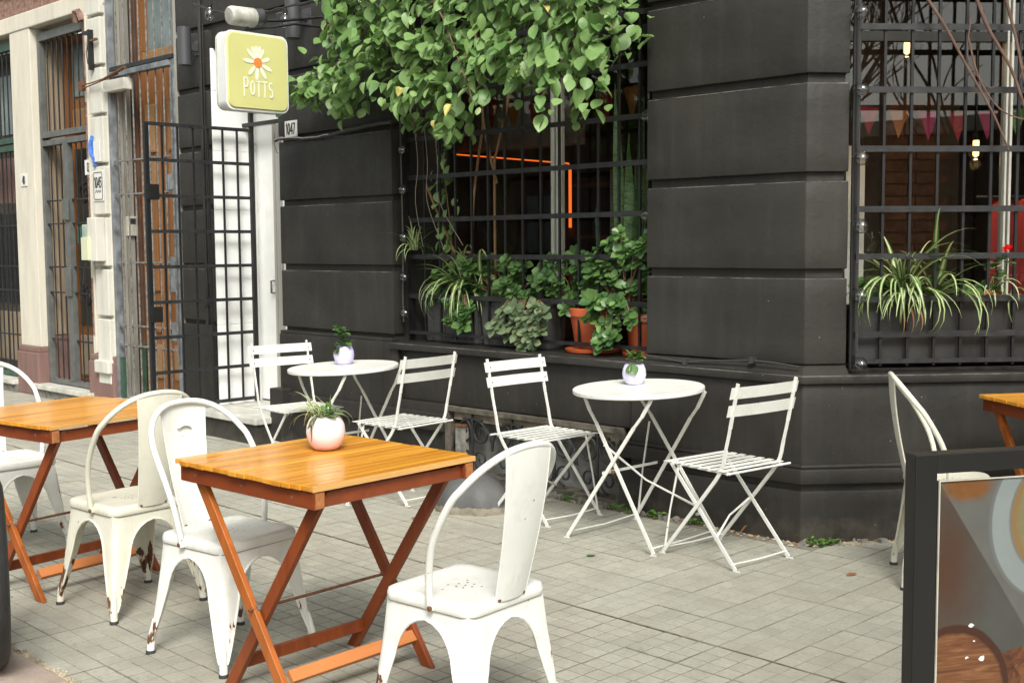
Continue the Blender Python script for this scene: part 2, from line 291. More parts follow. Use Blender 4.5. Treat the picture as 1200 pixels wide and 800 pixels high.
# ------------------------------------------------------------------ mesh builder
class MB:
    def __init__(s): s.v = []; s.f = []; s.m = []
    def add(s, vs, fs, mi=0):
        k = len(s.v); s.v += [tuple(p) for p in vs]; s.f += [tuple(i+k for i in f) for f in fs]; s.m += [mi]*len(fs); return s
    def box(s, x0, x1, y0, y1, z0, z1, mi=0, b=0, M=None):
        if b:
            vs = []; 
            for z, i in ((z0, b), (z0+b, 0), (z1-b, 0), (z1, b)):
                for (x, y, ax, ay) in ((x0, y0, 1, 1), (x1, y0, -1, 1), (x1, y1, -1, -1), (x0, y1, 1, -1)):
                    if i: vs.append((x+ax*i, y+ay*i, z))
                    else:
                        # cut the vertical edges too
                        vs.append((x+ax*b*.0, y+ay*b*.0, z))
            fs = [(3, 2, 1, 0), (12, 13, 14, 15)]
            for r in range(3):
                for c in range(4): fs.append((r*4+c, r*4+(c+1) % 4, (r+1)*4+(c+1) % 4, (r+1)*4+c))
        else:
            vs = [(x, y, z) for z in (z0, z1) for (x, y) in ((x0, y0), (x1, y0), (x1, y1), (x0, y1))]
            fs = [(3, 2, 1, 0), (4, 5, 6, 7), (0, 1, 5, 4), (1, 2, 6, 5), (2, 3, 7, 6), (3, 0, 4, 7)]
        if M: vs = [M @ Vector(v) for v in vs]
        return s.add(vs, fs, mi)
    def bar(s, p, q, w, t, up=(0, 0, 1), mi=0, b=0):
        p, q = Vector(p), Vector(q); d = (q-p); l = d.length; d.normalize(); u = Vector(up); sd_ = d.cross(u)
        if sd_.length < 1e-5: sd_ = d.cross(Vector((1, 0, 0)))
        sd_.normalize(); u = sd_.cross(d).normalized()
        M = Matrix(((sd_.x, u.x, d.x, p.x), (sd_.y, u.y, d.y, p.y), (sd_.z, u.z, d.z, p.z), (0, 0, 0, 1)))
        return s.box(-w/2, w/2, -t/2, t/2, 0, l, mi, b, M)
    def tube(s, path, r, n=8, mi=0, closed=False, caps=True):
        P = [Vector(p) for p in path]; k = len(P); rr = r if isinstance(r, (list, tuple)) else [r]*k
        nrm = None; vs = []
        for i in range(k):
            if closed: t = P[(i+1) % k]-P[i-1]
            else: t = P[min(i+1, k-1)]-P[max(i-1, 0)]
            t.normalize()
            if nrm is None:
                nrm = t.cross(Vector((0, 0, 1)))
                if nrm.length < 1e-3: nrm = t.cross(Vector((1, 0, 0)))
                nrm.normalize()
            else:
                nrm = (nrm-t*nrm.dot(t)); nrm.normalize()
            bn = t.cross(nrm)
            for j in range(n):
                a = 2*math.pi*j/n; vs.append(P[i]+(nrm*math.cos(a)+bn*math.sin(a))*rr[i])
        fs = []
        for i in range(k if closed else k-1):
            for j in range(n):
                a, b_ = i*n+j, i*n+(j+1) % n; c, d = ((i+1) % k)*n+(j+1) % n, ((i+1) % k)*n+j
                fs.append((a, d, c, b_))
        if caps and not closed: fs.append(tuple(range(n))); fs.append(tuple((k-1)*n+j for j in reversed(range(n))))
        return s.add(vs, fs, mi)
    def lathe(s, prof, n=24, c=(0, 0, 0), mi=0):
        vs = []; fs = []
        for (r, z) in prof:
            for j in range(n):
                a = 2*math.pi*j/n; vs.append((c[0]+r*math.cos(a), c[1]+r*math.sin(a), c[2]+z))
        for i in range(len(prof)-1):
            for j in range(n): fs.append((i*n+j, i*n+(j+1) % n, (i+1)*n+(j+1) % n, (i+1)*n+j))
        fs.append(tuple(reversed(range(n)))); fs.append(tuple((len(prof)-1)*n+j for j in range(n)))
        return s.add(vs, fs, mi)
    def prism(s, poly, z0, z1, mi=0):
        n = len(poly); vs = [(x, y, z0) for x, y in poly]+[(x, y, z1) for x, y in poly]
        a = sum(poly[i][0]*poly[(i+1) % n][1]-poly[(i+1) % n][0]*poly[i][1] for i in range(n))
        lo, hi = tuple(reversed(range(n))), tuple(range(n, 2*n)); fs = [lo, hi]+[(i, (i+1) % n, n+(i+1) % n, n+i) for i in range(n)]
        if a < 0: fs = [tuple(reversed(f)) for f in fs]
        return s.add(vs, fs, mi)
    def disc(s, c, r, nrm=(0, 0, 1), n=12, mi=0):
        q = Vector(nrm).to_track_quat('Z', 'Y'); vs = [Vector(c)+q@Vector((r*math.cos(2*math.pi*j/n), r*math.sin(2*math.pi*j/n), 0)) for j in range(n)]
        return s.add(vs, [tuple(range(n))], mi)
    def mesh(s, name, mats, smooth=False, bevel=0, rough=0):
        me = bpy.data.meshes.new(name); me.from_pydata([tuple(v) for v in s.v], [], s.f)
        for m in (mats if isinstance(mats, (list, tuple)) else [mats]): me.materials.append(m)
        if any(s.m): me.polygons.foreach_set('material_index', s.m)
        if bevel:
            bm = bmesh.new(); bm.from_mesh(me); bmesh.ops.recalc_face_normals(bm, faces=bm.faces)
            es = [e for e in bm.edges if len(e.link_faces) == 2 and e.calc_face_angle(0) > .5]
            bmesh.ops.bevel(bm, geom=es, offset=bevel, segments=2, affect='EDGES', profile=.6); 
            if rough:
                xs = [v.co for v in bm.verts]; lo = [min(c[k] for c in xs) for k in range(3)]; hi = [max(c[k] for c in xs) for k in range(3)]
                for ax in range(3):
                    q = lo[ax]+.11
                    while q < hi[ax]-.04 and hi[ax]-lo[ax] > .25:
                        nn = Vector((0, 0, 0)); nn[ax] = 1; cc = Vector((0, 0, 0)); cc[ax] = q
                        bmesh.ops.bisect_plane(bm, geom=bm.verts[:]+bm.edges[:]+bm.faces[:], plane_co=cc, plane_no=nn); q += .11
                for v in bm.verts:
                    d_ = mnoise.noise_vector(v.co*3.1+Vector((len(s.v)*.7, lo[0], lo[2]*5)))*rough+mnoise.noise_vector(v.co*11)*rough*.5; v.co += d_
            bm.to_mesh(me); bm.free()
        if smooth:
            me.polygons.foreach_set('use_smooth', [True]*len(me.polygons))
            try: me.set_sharp_from_angle(angle=R(40))
            except Exception: pass
        me.update(); return me
    def build(s, name, mats, parent=None, smooth=False, bevel=0, world=False, loc=None, rough=0):
        if world and parent is not None:
            L0 = Vector((0, 0, 0)); p = parent
            while p is not None: L0 += p.location; p = p.parent
            s.v = [tuple(Vector(v)-L0) for v in s.v]
        o = bpy.data.objects.new(name, s.mesh(name, mats, smooth, bevel, rough)); COL.objects.link(o)
        if parent is not None: o.parent = parent
        if loc: o.location = loc
        return o
def tag(o, label=None, cat=None, group=None, kind=None):
    if label: o['label'] = label
    if cat: o['category'] = cat
    if group: o['group'] = group
    if kind: o['kind'] = kind
    return o
def thing(name, label, cat, loc=(0, 0, 0), rz=0, group=None):
    o = bpy.data.objects.new(name, None); o.empty_display_size = .1; COL.objects.link(o); o.location = loc; o.rotation_euler = (0, 0, rz)
    return tag(o, label, cat, group)
def part(name, me, parent, loc=(0, 0, 0), rot=(0, 0, 0), scale=1):
    o = bpy.data.objects.new(name, me); COL.objects.link(o); o.parent = parent; o.location = loc; o.rotation_euler = rot
    o.scale = (scale,)*3 if not isinstance(scale, tuple) else scale; return o
def copy_tree(o, parent=None):
    c = o.copy(); COL.objects.link(c)
    if parent is not None: c.parent = parent
    for ch in list(o.children): copy_tree(ch, c)
    return c

# ------------------------------------------------------------------ the corner of the building
Y0 = 5.225; CX, CY = -3.12, 5.225; TH = R(49.14)
OUT = (math.sin(TH), -math.cos(TH)); DR = (math.cos(TH), math.sin(TH))
def corner(d):
    s_ = d*(math.cos(TH)-1)/math.sin(TH); return (CX+d*OUT[0]+s_*DR[0], CY-d)
def cham(s_, d): return (CX+d*OUT[0]+s_*DR[0], CY+d*OUT[1]+s_*DR[1])
def bandpoly(X0, s1, do, di): return [(X0, CY-do), corner(do), cham(s1, do), cham(s1, di), corner(di), (X0, CY-di)]

# ================================================================== SETTING: ground
road = tag(MB().box(-60, 60, -14, 1.45, -.5, -.14).build('road', asphalt), kind='structure')
bed = tag(MB().prism([(-60, 1.76), (60, 1.76), (60, 30), (-60, 30)], -.4, -.0030).build('sidewalk', grout), kind='structure')
kerb = bpy.data.objects.new('kerb', None); COL.objects.link(kerb); tag(kerb, kind='structure')
x = -16.0; ki = 0
while x < 8:
    l = rnd.uniform(.7, 1.1); MB().box(x+.006, x+l-.006, 1.45, 1.768, -.4, .007+rnd.uniform(-.002, .003)).build('kerb_stone', granite, kerb, bevel=.012); x += l
def tile_mesh(name, gd, gw, seed):
    r = random.Random(seed); mb = MB(); h = .1196; mb.box(-h, h, -h, h, -.03, -gd, 1)
    p = 2*h/3
    for i in range(3):
        for j in range(3):
            x0, y0 = -h+i*p, -h+j*p; g = gw/2; z = r.uniform(-.0004, .0004); bv = g+.0013
            e = [r.uniform(-.0012, .0012) for _ in range(4)]
            vs = [(x0+g, y0+g, -gd-.0004), (x0+p-g, y0+g, -gd-.0004), (x0+p-g, y0+p-g, -gd-.0004), (x0+g, y0+p-g, -gd-.0004),
                  (x0+bv+e[0], y0+bv, z), (x0+p-bv, y0+bv+e[1], z), (x0+p-bv+e[2], y0+p-bv, z), (x0+bv, y0+p-bv+e[3], z)]
            mb.add(vs, [(4, 5, 6, 7), (0, 1, 5, 4), (1, 2, 6, 5), (2, 3, 7, 6), (3, 0, 4, 7)], 0)
    return mb
tms = [tile_mesh('tile', .0015, .0062, i) for i in range(3)]+[tile_mesh('tile', .0010, .0034, 5+i) for i in range(3)]
tmesh = [t.mesh('paving_tile', [pave, grout]) for t in tms]
TA = R(-.73); ca, sa = math.cos(TA), math.sin(TA); P_ = .2425
def inwall(x, y):
    if y > 5.19 and x < -3.05: return True
    return (x-CX)*OUT[0]+(y-CY)*OUT[1] < .02 and x >= -3.2 and y > 5.0
def inframe(x, y, mrg=30):
    p = Vector((x, y, -1.5)); c = Vector((rt.dot(p), dn.dot(p), fw.dot(p)))
    if c.z < .3: return None
    u, v = 600+1393*c.x/c.z, 400+1393*c.y/c.z
    return c.z if (-mrg < u < 1200+mrg and -mrg < v < 800+mrg) else None
tl = []
for i in range(-60, 25):
    for j in range(-8, 9):
        u = -2.076+P_*(i+.5); v = (3.594+P_*(j+.5)) if j >= 0 else (3.584+P_*(j+.5))
        x, y = u*ca-v*sa, u*sa+v*ca
        if inwall(x, y) or y < 1.70 or y > 5.6 or x < -14: continue
        tl.append((inframe(x, y) or 99, x, y))
tl.sort(); near = tl[:300]; far = tl[300:]
def tvar(x, y):
    worn = math.sin(x*1.9+1)*math.cos(y*2.3-x)+rnd.uniform(-.7, .7) > .25 or (x > -3 and y > 3.7 and rnd.random() < .6)
    return (3 if worn else 0)+rnd.randrange(3)
for d, x, y in near:
    o = part('paving_tile', tmesh[tvar(x, y)], bed, (x, y, rnd.uniform(-.0012, .0012)), (R(rnd.uniform(-.25, .25)), R(rnd.uniform(-.25, .25)), TA+R(rnd.uniform(-.3, .3))+rnd.choice((0, math.pi/2, math.pi))))
fm = MB()
for d, x, y in far:
    t = tms[tvar(x, y)]; z = rnd.uniform(-.0012, .0012)
    base = len(fm.v); fm.v += [(x+vx*ca-vy*sa, y+vx*sa+vy*ca, vz+z) for vx, vy, vz in t.v]; fm.f += [tuple(k+base for k in f) for f in t.f]; fm.m += t.m
tag(fm.build('paving_tile', [pave, grout], bed), kind='stuff')
# cracks: thin dark debris lines set in the long joint
ck = MB()
pts = []; x = -9.0
while x < -1.0:
    y = 3.592-(x+2)*(-.0127)*-1 if False else 3.6135+(x+1.983)*-.0127; pts.append((x, y-.003+rnd.uniform(-.003, .003), -.0012)); x += .035
ck.tube(pts, [.0028+.0022*math.sin(i*.11)*math.sin(i*.37)+rnd.uniform(-.001, .001) for i in range(len(pts))], 5)
tag(ck.build('joint_dirt', simple('moss_dirt', (.075, .062, .035), 1, var=.5, vs=50, bumpv=1)), kind='stuff')

# ================================================================== CAFE BUILDING
cafe = thing('cafe_building', 'charcoal painted corner building with grooved block walls and barred windows', 'building', (-6, 5.6, 0))
def CB(mb, name, m, parent=None, **k): return mb.build(name, m, parent or cafe, world=True, **k)
Z = [.866, 1.325, 1.805, 2.285, 2.765, 3.245, 3.725, 4.205, 4.7]
GR = .045
for zi in range(len(Z)-1):
    z0 = Z[zi]+(GR if zi else .0); z1 = Z[zi+1]
    top = z1 > 3.3
    if zi == 0: z0 = .895
    for (xa, xb) in ((-9.10, -8.584), (-7.64, -6.31)):
        CB(MB().box(xa, xb, Y0, Y0+.1, z0, z1), 'wall_block', darkwall, bevel=.009, rough=.0022, smooth=True)
    mb = MB(); mb.prism([(-4.115, Y0), corner(0), cham(.216, 0), cham(.216, -.1), corner(-.1), (-4.115, Y0+.1)], z0, z1)
    CB(mb, 'wall_block', darkwall, bevel=.009, rough=.0022, smooth=True)
    if top:
        CB(MB().box(-6.31, -4.115, Y0+.002, Y0+.1, z0, z1), 'wall_block', darkwall, bevel=.009, rough=.0022, smooth=True)
        if z0 > 3.2: CB(MB().box(-8.58, -7.64, Y0+.002, Y0+.1, z0, z1), 'wall_block', darkwall, bevel=.009, rough=.0022, smooth=True)
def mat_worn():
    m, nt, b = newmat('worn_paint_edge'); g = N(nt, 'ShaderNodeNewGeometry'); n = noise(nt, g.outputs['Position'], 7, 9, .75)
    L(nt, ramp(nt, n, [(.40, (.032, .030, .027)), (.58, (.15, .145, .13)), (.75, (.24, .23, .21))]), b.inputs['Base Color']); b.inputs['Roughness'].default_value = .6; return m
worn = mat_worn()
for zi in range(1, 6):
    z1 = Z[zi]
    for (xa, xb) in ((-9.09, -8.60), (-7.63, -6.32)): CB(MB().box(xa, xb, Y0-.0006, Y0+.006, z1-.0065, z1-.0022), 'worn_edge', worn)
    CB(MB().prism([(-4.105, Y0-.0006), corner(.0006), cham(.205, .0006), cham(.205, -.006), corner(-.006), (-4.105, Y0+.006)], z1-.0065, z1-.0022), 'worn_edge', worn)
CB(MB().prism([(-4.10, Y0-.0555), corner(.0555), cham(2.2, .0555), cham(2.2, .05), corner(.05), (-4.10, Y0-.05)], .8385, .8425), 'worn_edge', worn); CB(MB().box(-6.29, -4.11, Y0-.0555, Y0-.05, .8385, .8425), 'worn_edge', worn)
core = MB()
core.box(-9.115, -8.59, Y0+.028, Y0+.46, 0, 4.7); core.box(-7.62, -6.33, Y0+.028, Y0+.46, .82, 4.7)
core.prism([(-4.10, Y0+.028), corner(-.028), cham(.20, -.028), cham(.20, -.42), corner(-.42), (-4.10, Y0+.45)], .82, 4.7)
core.box(-6.33, -4.10, Y0+.03, Y0+.46, 3.3, 4.7); core.box(-8.59, -7.62, Y0+.03, Y0+.46, 3.1, 4.7)
# chamfer beyond the window, and the side street wall
core.prism([cham(1.95, 0), cham(2.3, 0), (cham(2.3, 0)[0], 14), (cham(2.3, 0)[0]-.4, 14), cham(2.3, -.5), cham(1.95, -.42)], 0, 4.7)
core.prism([cham(.2, 0), cham(1.96, 0), cham(1.96, -.42), cham(.2, -.42)], 3.3, 4.7)
CB(core, 'wall_core', darkwall)
# plinth
pd = .03
for q in ((-7.64, -6.31, Y0-pd, Y0+.4, .0, .845), (-9.10, -8.62, Y0-.02, Y0+.4, 0, .86), (-6.31, -6.24, Y0-pd, Y0+.4, 0, .80), (-6.24, -4.2, Y0-pd+.03, Y0+.4, .46, .80), (-6.24, -5.76, Y0-pd, Y0+.4, 0, .46)):
    CB(MB().box(*q), 'plinth', darkbase, bevel=.008, rough=.003, smooth=True)
CB(MB().prism(bandpoly(-4.2, 2.3, pd, -.4), 0, .80), 'plinth', darkbase, bevel=.008, rough=.003, smooth=True)
for a_, b_, c_ in ((.035, .30, .375), (.018, .375, .395), (.014, -.02, .262)): CB(MB().prism(bandpoly(-4.28, 2.3, pd+a_, pd-.01), b_, c_), 'plinth_moulding', darkbase, bevel=.008, rough=.003, smooth=True)
CB(MB().box(-7.645, -5.76, Y0-pd-.035, Y0-pd+.01, .28, .40), 'plinth_moulding', darkbase, bevel=.010); CB(MB().box(-7.66, -7.5, Y0-pd-.09, Y0-pd+.01, -.01, .43), 'plinth_block', darkbase, bevel=.010)
led = MB(); led.prism(bandpoly(-4.11, 2.3, .055, -.1), .80, .846); led.box(-6.30, -4.11, Y0-.055, Y0+.5, .80, .846)
CB(led, 'window_sill', darkbase, bevel=.008, rough=.0025, smooth=True)
led = MB(); n_ = [(-4.112, Y0+.02), corner(-.02), cham(.216, -.02)]; o_ = [(-4.112, Y0-.045), corner(.045), cham(.216, .045)]
led.add([(*p, .847) for p in o_]+[(*p, .893) for p in n_]+[(*p, .80) for p in n_], [(0, 1, 4, 3), (1, 2, 5, 4)])
CB(led, 'sloped_ledge', darkbase)
led = MB(); led.box(-7.64, -6.312, Y0-.022, Y0+.05, .845, .868); CB(led, 'sloped_ledge', darkbase, bevel=.006)
# sill of the chamfer window
CB(MB().prism([cham(.216, -.1), cham(1.96, -.1), cham(1.96, -.45), cham(.216, -.45)], .80, .862), 'window_sill', darkbase, bevel=.004)
# white jamb, door, transom, step
for za, zb in zip((.205, .866, 1.325, 1.805, 2.285, 2.765), (.860, 1.320, 1.800, 2.280, 2.760, 3.1)):
    CB(MB().box(-8.584, -8.572, Y0+.006, Y0+.44, za, zb-.003), 'jamb_panel', white_wall, bevel=.002)
CB(MB().box(-8.5845, -8.576, Y0+.008, Y0+.44, .2, 3.1), 'door_jamb', white_wall)
CB(MB().box(-8.60, -7.60, Y0+.46, Y0+.50, .2, 3.1), 'door_back_frame', darkwall)
dr = CB(MB().box(-8.575, -7.70, Y0+.412, Y0+.455, .22, 2.52), 'door', white_door, bevel=.004)
CB(MB().box(-8.578, -7.65, Y0+.39, Y0+.458, 2.52, 2.60), 'frame', white_door, dr, bevel=.004)
CB(MB().box(-8.295, -8.265, Y0+.385, Y0+.41, .22, 2.50), 'door_stile', grey_board, dr)
CB(MB().box(-8.262, -8.20, Y0+.39, Y0+.411, .22, 2.49), 'door_edge', simple('grey_door_edge', (.33, .33, .31), .5), dr)
CB(MB().box(-8.62, -7.642, 4.965, Y0+.46, .155, .205), 'door_step', marble, bevel=.008)
CB(MB().box(-8.60, -7.66, 4.985, Y0+.3, 0, .155), 'step_riser', darkbase, bevel=.004)
CB(MB().tube([(-8.33, Y0+.41, 1.12), (-8.33, Y0+.37, 1.12), (-8.33, Y0+.37, 1.22), (-8.33, Y0+.41, 1.22)], .009, 8), 'handle', galv, dr, smooth=True)
tr = MB()
for k in range(6): tr.bar((-8.5+k*.16, Y0+.43, 2.6), (-8.5+k*.16, Y0+.43, 3.1), .014, .014)
tr.bar((-8.58, Y0+.30, 2.50), (-7.64, Y0+.30, 2.50), .035, .03)
CB(tr, 'transom_bars', iron)
# the gate, standing open square to the facade
gate = bpy.data.objects.new('gate', None); COL.objects.link(gate); gate.parent = cafe; gate.location = Vector((-8.50, 5.545, 0))-cafe.location
gate['label'] = 'open black iron grid gate with lock boxes'
gz0, gz1, gl = .245, 2.455, .945
for k in range(8):
    y = -gl*k/7; t = .032 if k in (0, 7) else .014
    MB().box(-t/2, t/2, y-t/2, y+t/2, gz0-(.03 if k == 0 else 0), gz1+(.35 if k == 0 else .01)).build('bar', iron, gate)
for k in range(9):
    z = gz0+(gz1-gz0)*k/8; t = .026
    MB().box(.004 if k not in (0, 8) else -.012, .018, -gl+.01, -.01, z-t/2, z+t/2).build('rail', iron_worn, gate)
for z in (1.93, .98): MB().box(-.03, .03, -gl-.012, -gl+.085, z-.06, z+.06).build('lock_box', black_pl, gate, bevel=.004)
# cable lying in the groove, pipe on the pier
cab = MB(); pts = [(-7.66+.0, Y0-.012, 2.30)]
for i in range(22): t = i/21; pts.append((-7.60+1.32*t, Y0-.016, 2.312-.022*math.sin(t*5)+rnd.uniform(-.003, .003)))
cab.tube(pts, .013, 8); CB(cab, 'cable_in_groove', cablem, smooth=True)
cab = MB(); cab.tube([(p[0], p[1]-.012, p[2]+.004+rnd.uniform(-.004, .004)) for p in pts[:12]], .004, 6); cab.tube([(-7.66, Y0-.02, 2.30), (-7.70, Y0, 2.28), (-7.73, Y0+.05, 2.21), (-7.70, Y0+.1, 2.3)], .005, 6)
CB(cab, 'white_cable', whitecable, smooth=True)
cab = MB(); cab.tube([(-8.70, Y0-.012, .6), (-8.70, Y0-.012, 3.6)], .014, 8); cab.tube([(-8.66, Y0-.008, 1.2), (-8.66, Y0-.008, 3.3)], .006, 6); cab.box(-8.74, -8.68, Y0-.03, Y0+.01, 1.02, 1.09)
CB(cab, 'conduit', darkwall, smooth=True)
cab = MB(); pts = [(-4.1+.14*i, Y0-.035, .885-.0*i+rnd.uniform(-.006, .004)-.018*math.sin(i*.9)) for i in range(8)]; cab.tube(pts, .006, 6)
for q in (2, 5): cab.box(pts[q][0]-.012, pts[q][0]+.012, Y0-.05, Y0-.01, pts[q][2]-.014, pts[q][2]+.018)
CB(cab, 'ledge_cable', cablem)
# broken cement along the foot of the wall
rc = MB()
for i in range(60):
    t = i/60; x = -5.8+2.7*t if t < .75 else None
    if x is not None: p = (x, Y0-pd-.014)
    else: p = cham((t-.75)*4*1.2, pd+.016)
    s_ = rnd.uniform(.015, .05); rc.lathe([(s_, -.01), (s_*.8, rnd.uniform(.004, .016)), (s_*.3, rnd.uniform(.012, .025))], 5, (p[0]+rnd.uniform(-.02, .02), p[1]-rnd.uniform(-.01, .03), 0))
tag(CB(rc, 'cement_rubble', rough_cem), kind='stuff')

# basement vent with scrollwork
vent = bpy.data.objects.new('basement_grille', None); COL.objects.link(vent); vent.parent = cafe; vent.location = Vector((-5.0, Y0, 0))-cafe.location
vent['label'] = 'low basement opening with rusty scrolled ironwork'
vx0, vx1, vz1 = -.76, .72, .455
MB().box(vx0, vx1, .10, .16, 0, vz1).build('back_panel', simple('vent_cement', (.16, .16, .15), .9, var=.5, vs=9, bumpv=.5), vent)
fr = MB(); fr.box(vx0, vx1, -.035, .1, vz1-.03, vz1); fr.box(vx0, vx0+.03, -.035, .1, 0, vz1-.03); fr.box(vx1-.03, vx1, -.035, .1, 0, vz1-.03); fr.box(vx0+.03, vx1-.03, -.03, .1, 0, .035)
fr.build('frame', simple('peeling_frame', (.095, .082, .064), .9, var=.6, vs=14, bumpv=.8), vent)
MB().box(vx0+.05, vx1-.05, .0, .03, vz1-.085, vz1-.036).build('wooden_strip', simple('old_strip', (.20, .165, .125), .9, var=.5, vs=12, bumpv=.6), vent)
def scroll(cx, cz, r, a0, turns, dirn):
    return [(cx+(r*(1-.8*t))*math.cos(a0+dirn*turns*2*math.pi*t), -.012, cz+(r*(1-.8*t))*math.sin(a0+dirn*turns*2*math.pi*t)) for t in [i/22 for i in range(23)]]
for k, cx in enumerate((-.52, -.16, .2, .54)):
    for d in (-1, 1):
        MB().tube(scroll(cx+d*.085, .30, .085, math.pi/2, 1.35, d), .008, 6).build('scroll', iron_worn, vent, smooth=True)
        MB().tube(scroll(cx+d*.075, .13, .07, -math.pi/2, 1.3, -d), .007, 6).build('scroll', iron_worn, vent, smooth=True)
    MB().tube([(cx, -.015, .04), (cx, -.015, .42)], .008, 6).build('rod', iron_worn, vent)
    MB().tube([(cx+.18*math.cos(a), -.013, .2+.19*math.sin(a)) for a in [math.pi*i/12 for i in range(13)]], .008, 6).build('arch', iron_worn, vent, smooth=True)
MB().box(-.66, -.58, -.035, .01, .12, .33).build('post', simple('rusty_post', (.20, .19, .17), .8, var=.6, vs=20), vent)
MB().box(-.665, -.575, -.04, .012, .33, .345).build('post_cap', rust, vent)

# windows ------------------------------------------------------------
def grille(name, parent, M4, x0, x1, zs, n, label, vz0, vz1, dbl=False):
    g = bpy.data.objects.new(name, None); COL.objects.link(g); g.parent = parent; g.matrix_local = M4; g['label'] = label
    for i, z in enumerate(zs):
        t = .030 if i not in (0,) else .022
        MB().box(x0, x1, -.012, -.002, z-t/2, z+t/2).build('rail', iron_worn, g)
    for k in range(n+1):
        x = x0+(x1-x0)*k/n; t = .03 if k in (0, n) else .014
        MB().box(x-t/2, x+t/2, -.0, t, vz0, vz1).build('bar', iron, g)
    return g
M1 = Matrix.Translation(Vector((-6.31, 5.36, 0))-cafe.location)
g1 = grille('window_grille', cafe, M1, .02, 2.19, [.905, 1.156, 1.425, 1.674, 1.962, 2.222, 2.51, 2.8, 3.08], 14, 'tall black grille in front of the window full of plants', .895, 3.29)
win = bpy.data.objects.new('window', None); COL.objects.link(win); win.parent = cafe; win.location = Vector((-6.31, 5.69, 0))-cafe.location; win['label'] = 'wide window behind the grille and pots'
wf = simple('cream_window_frame', (.50, .50, .45), .5, var=.1)
for (a, b_, c, d) in ((.0, .05, .85, 3.3), (2.14, 2.195, .85, 3.3), (1.070, 1.092, .9, 3.25), (1.116, 1.140, .9, 3.25)):
    MB().box(a, b_, -.03, .03, c, d).build('frame', wf if a > .5 and a < 2 else darkwall, win, bevel=.004)
for z in (.85, 2.75, 3.22): MB().box(.05, 2.14, -.025, .025, z, z+.05).build('rail', darkwall, win)
MB().box(.05, 1.06, -.002, .002, .9, 2.75).build('pane', glass, win); MB().box(1.140, 2.14, -.002, .002, .9, 2.75).build('pane', glass, win)
MB().box(.05, 1.06, -.002, .002, 2.8, 3.22).build('pane', glass, win); MB().box(1.140, 2.14, -.002, .002, 2.8, 3.22).build('pane', glass, win)
# chamfer window, local frame x along the wall, y inward
MC = Matrix.Translation(Vector((CX, CY, 0))-cafe.location) @ Matrix.Rotation(TH, 4, 'Z')
g2 = grille('window_grille', cafe, MC @ Matrix.Translation((0, .02, 0)), .262, 1.92, [.905, 1.04, 1.217, 1.43, 1.665, 1.962, 2.251, 2.557, 2.85, 3.15], 12, 'black grille over the planter box on the angled corner', .88, 3.28)
win2 = bpy.data.objects.new('window', None); COL.objects.link(win2); win2.parent = cafe; win2.matrix_local = MC @ Matrix.Translation((0, .40, 0)); win2['label'] = 'corner window reflecting the street'
for (a, b_) in ((.16, .24), (1.200, 1.212), (1.224, 1.238), (1.92, 2.0)): MB().box(a, b_, -.03, .03, .86, 3.3).build('frame', wf if 1 < a < 1.5 else darkwall, win2, bevel=.004)
for z in (.86, 2.55, 3.24): MB().box(.24, 1.92, -.025, .025, z, z+.05).build('rail', darkwall, win2)
for a, b_ in ((.24, 1.20), (1.238, 1.92)):
    MB().box(a, b_, -.002, .002, .91, 2.55).build('pane', glass, win2); MB().box(a, b_, -.002, .002, 2.6, 3.24).build('pane', glass, win2)
# dark pole running up the left side of the chamfer window
CB(MB().tube([(*cham(.238, .0), .87), (*cham(.238, .0), 3.3)], .011, 8), 'conduit', iron)
# interior room
room = MB(); rp = [(-7.55, 5.69), (-3.25, 5.69), (-2.2, 6.9), (-2.0, 9.2), (-2.0, 10.5), (-7.55, 10.5)]
room.prism(rp, .02, .3); CB(room, 'interior_floor', room_fl)
room = MB(); room.prism([(-9.1, 5.66), (-3.3, 5.66), (-1.65, 7.4), (-1.65, 10.6), (-9.1, 10.6)], 3.4, 3.6); room.prism([(-9.1, 5.25), (-3.2, 5.25), (-1.62, 7.1), (-1.62, 14), (-9.1, 14)], 4.6, 4.75); CB(room, 'ceiling', room_m)
room = MB(); room.box(-7.7, -7.55, 5.69, 10.6, .3, 3.4); room.box(-7.55, -1.95, 10.5, 10.6, .3, 3.4); room.box(-2.03, -1.97, 7.0, 10.5, .3, 3.4); room.box(-4.2, -4.1, 7.6, 9.4, .3, 3.4); CB(room, 'interior_wall', room_m)
# interior things
CB(MB().box(-7.0, -5.68, 6.33, 6.50, 2.215, 3.4), 'bulkhead', simple('bulkhead_plaster', (.30, .27, .24), .9, var=.2, vs=4))
ip = MB(); ip.box(-6.20, -6.04, 7.4, 7.43, .9, 2.1); ip.box(-5.95, -5.75, 7.4, 7.43, .9, 2.15); ip.box(-5.0, -4.3, 7.55, 7.58, .9, 2.5)
tag(ip.build('cupboard', panel_m), 'pale panelled cupboard inside behind the plant window', 'cupboard')
nb = MB(); nb.tube([(-6.82, 6.3, 2.20), (-5.79, 6.3, 2.085), (-5.66, 6.3, 2.07), (-5.645, 6.3, 2.03), (-5.645, 6.3, 1.62)], [.005, .005, .006, .011, .011], 8)
tag(nb.build('neon_tube', neon, smooth=True), 'bent orange glowing tube light inside the plant window', 'neon light')
FL = {}
for nme, c in (('red', (.24, .014, .014)), ('orange', (.30, .09, .012)), ('magenta', (.25, .012, .05)), ('green', (.09, .18, .04)), ('blue', (.03, .15, .22))): FL[nme] = simple('flag_'+nme, c, .8)
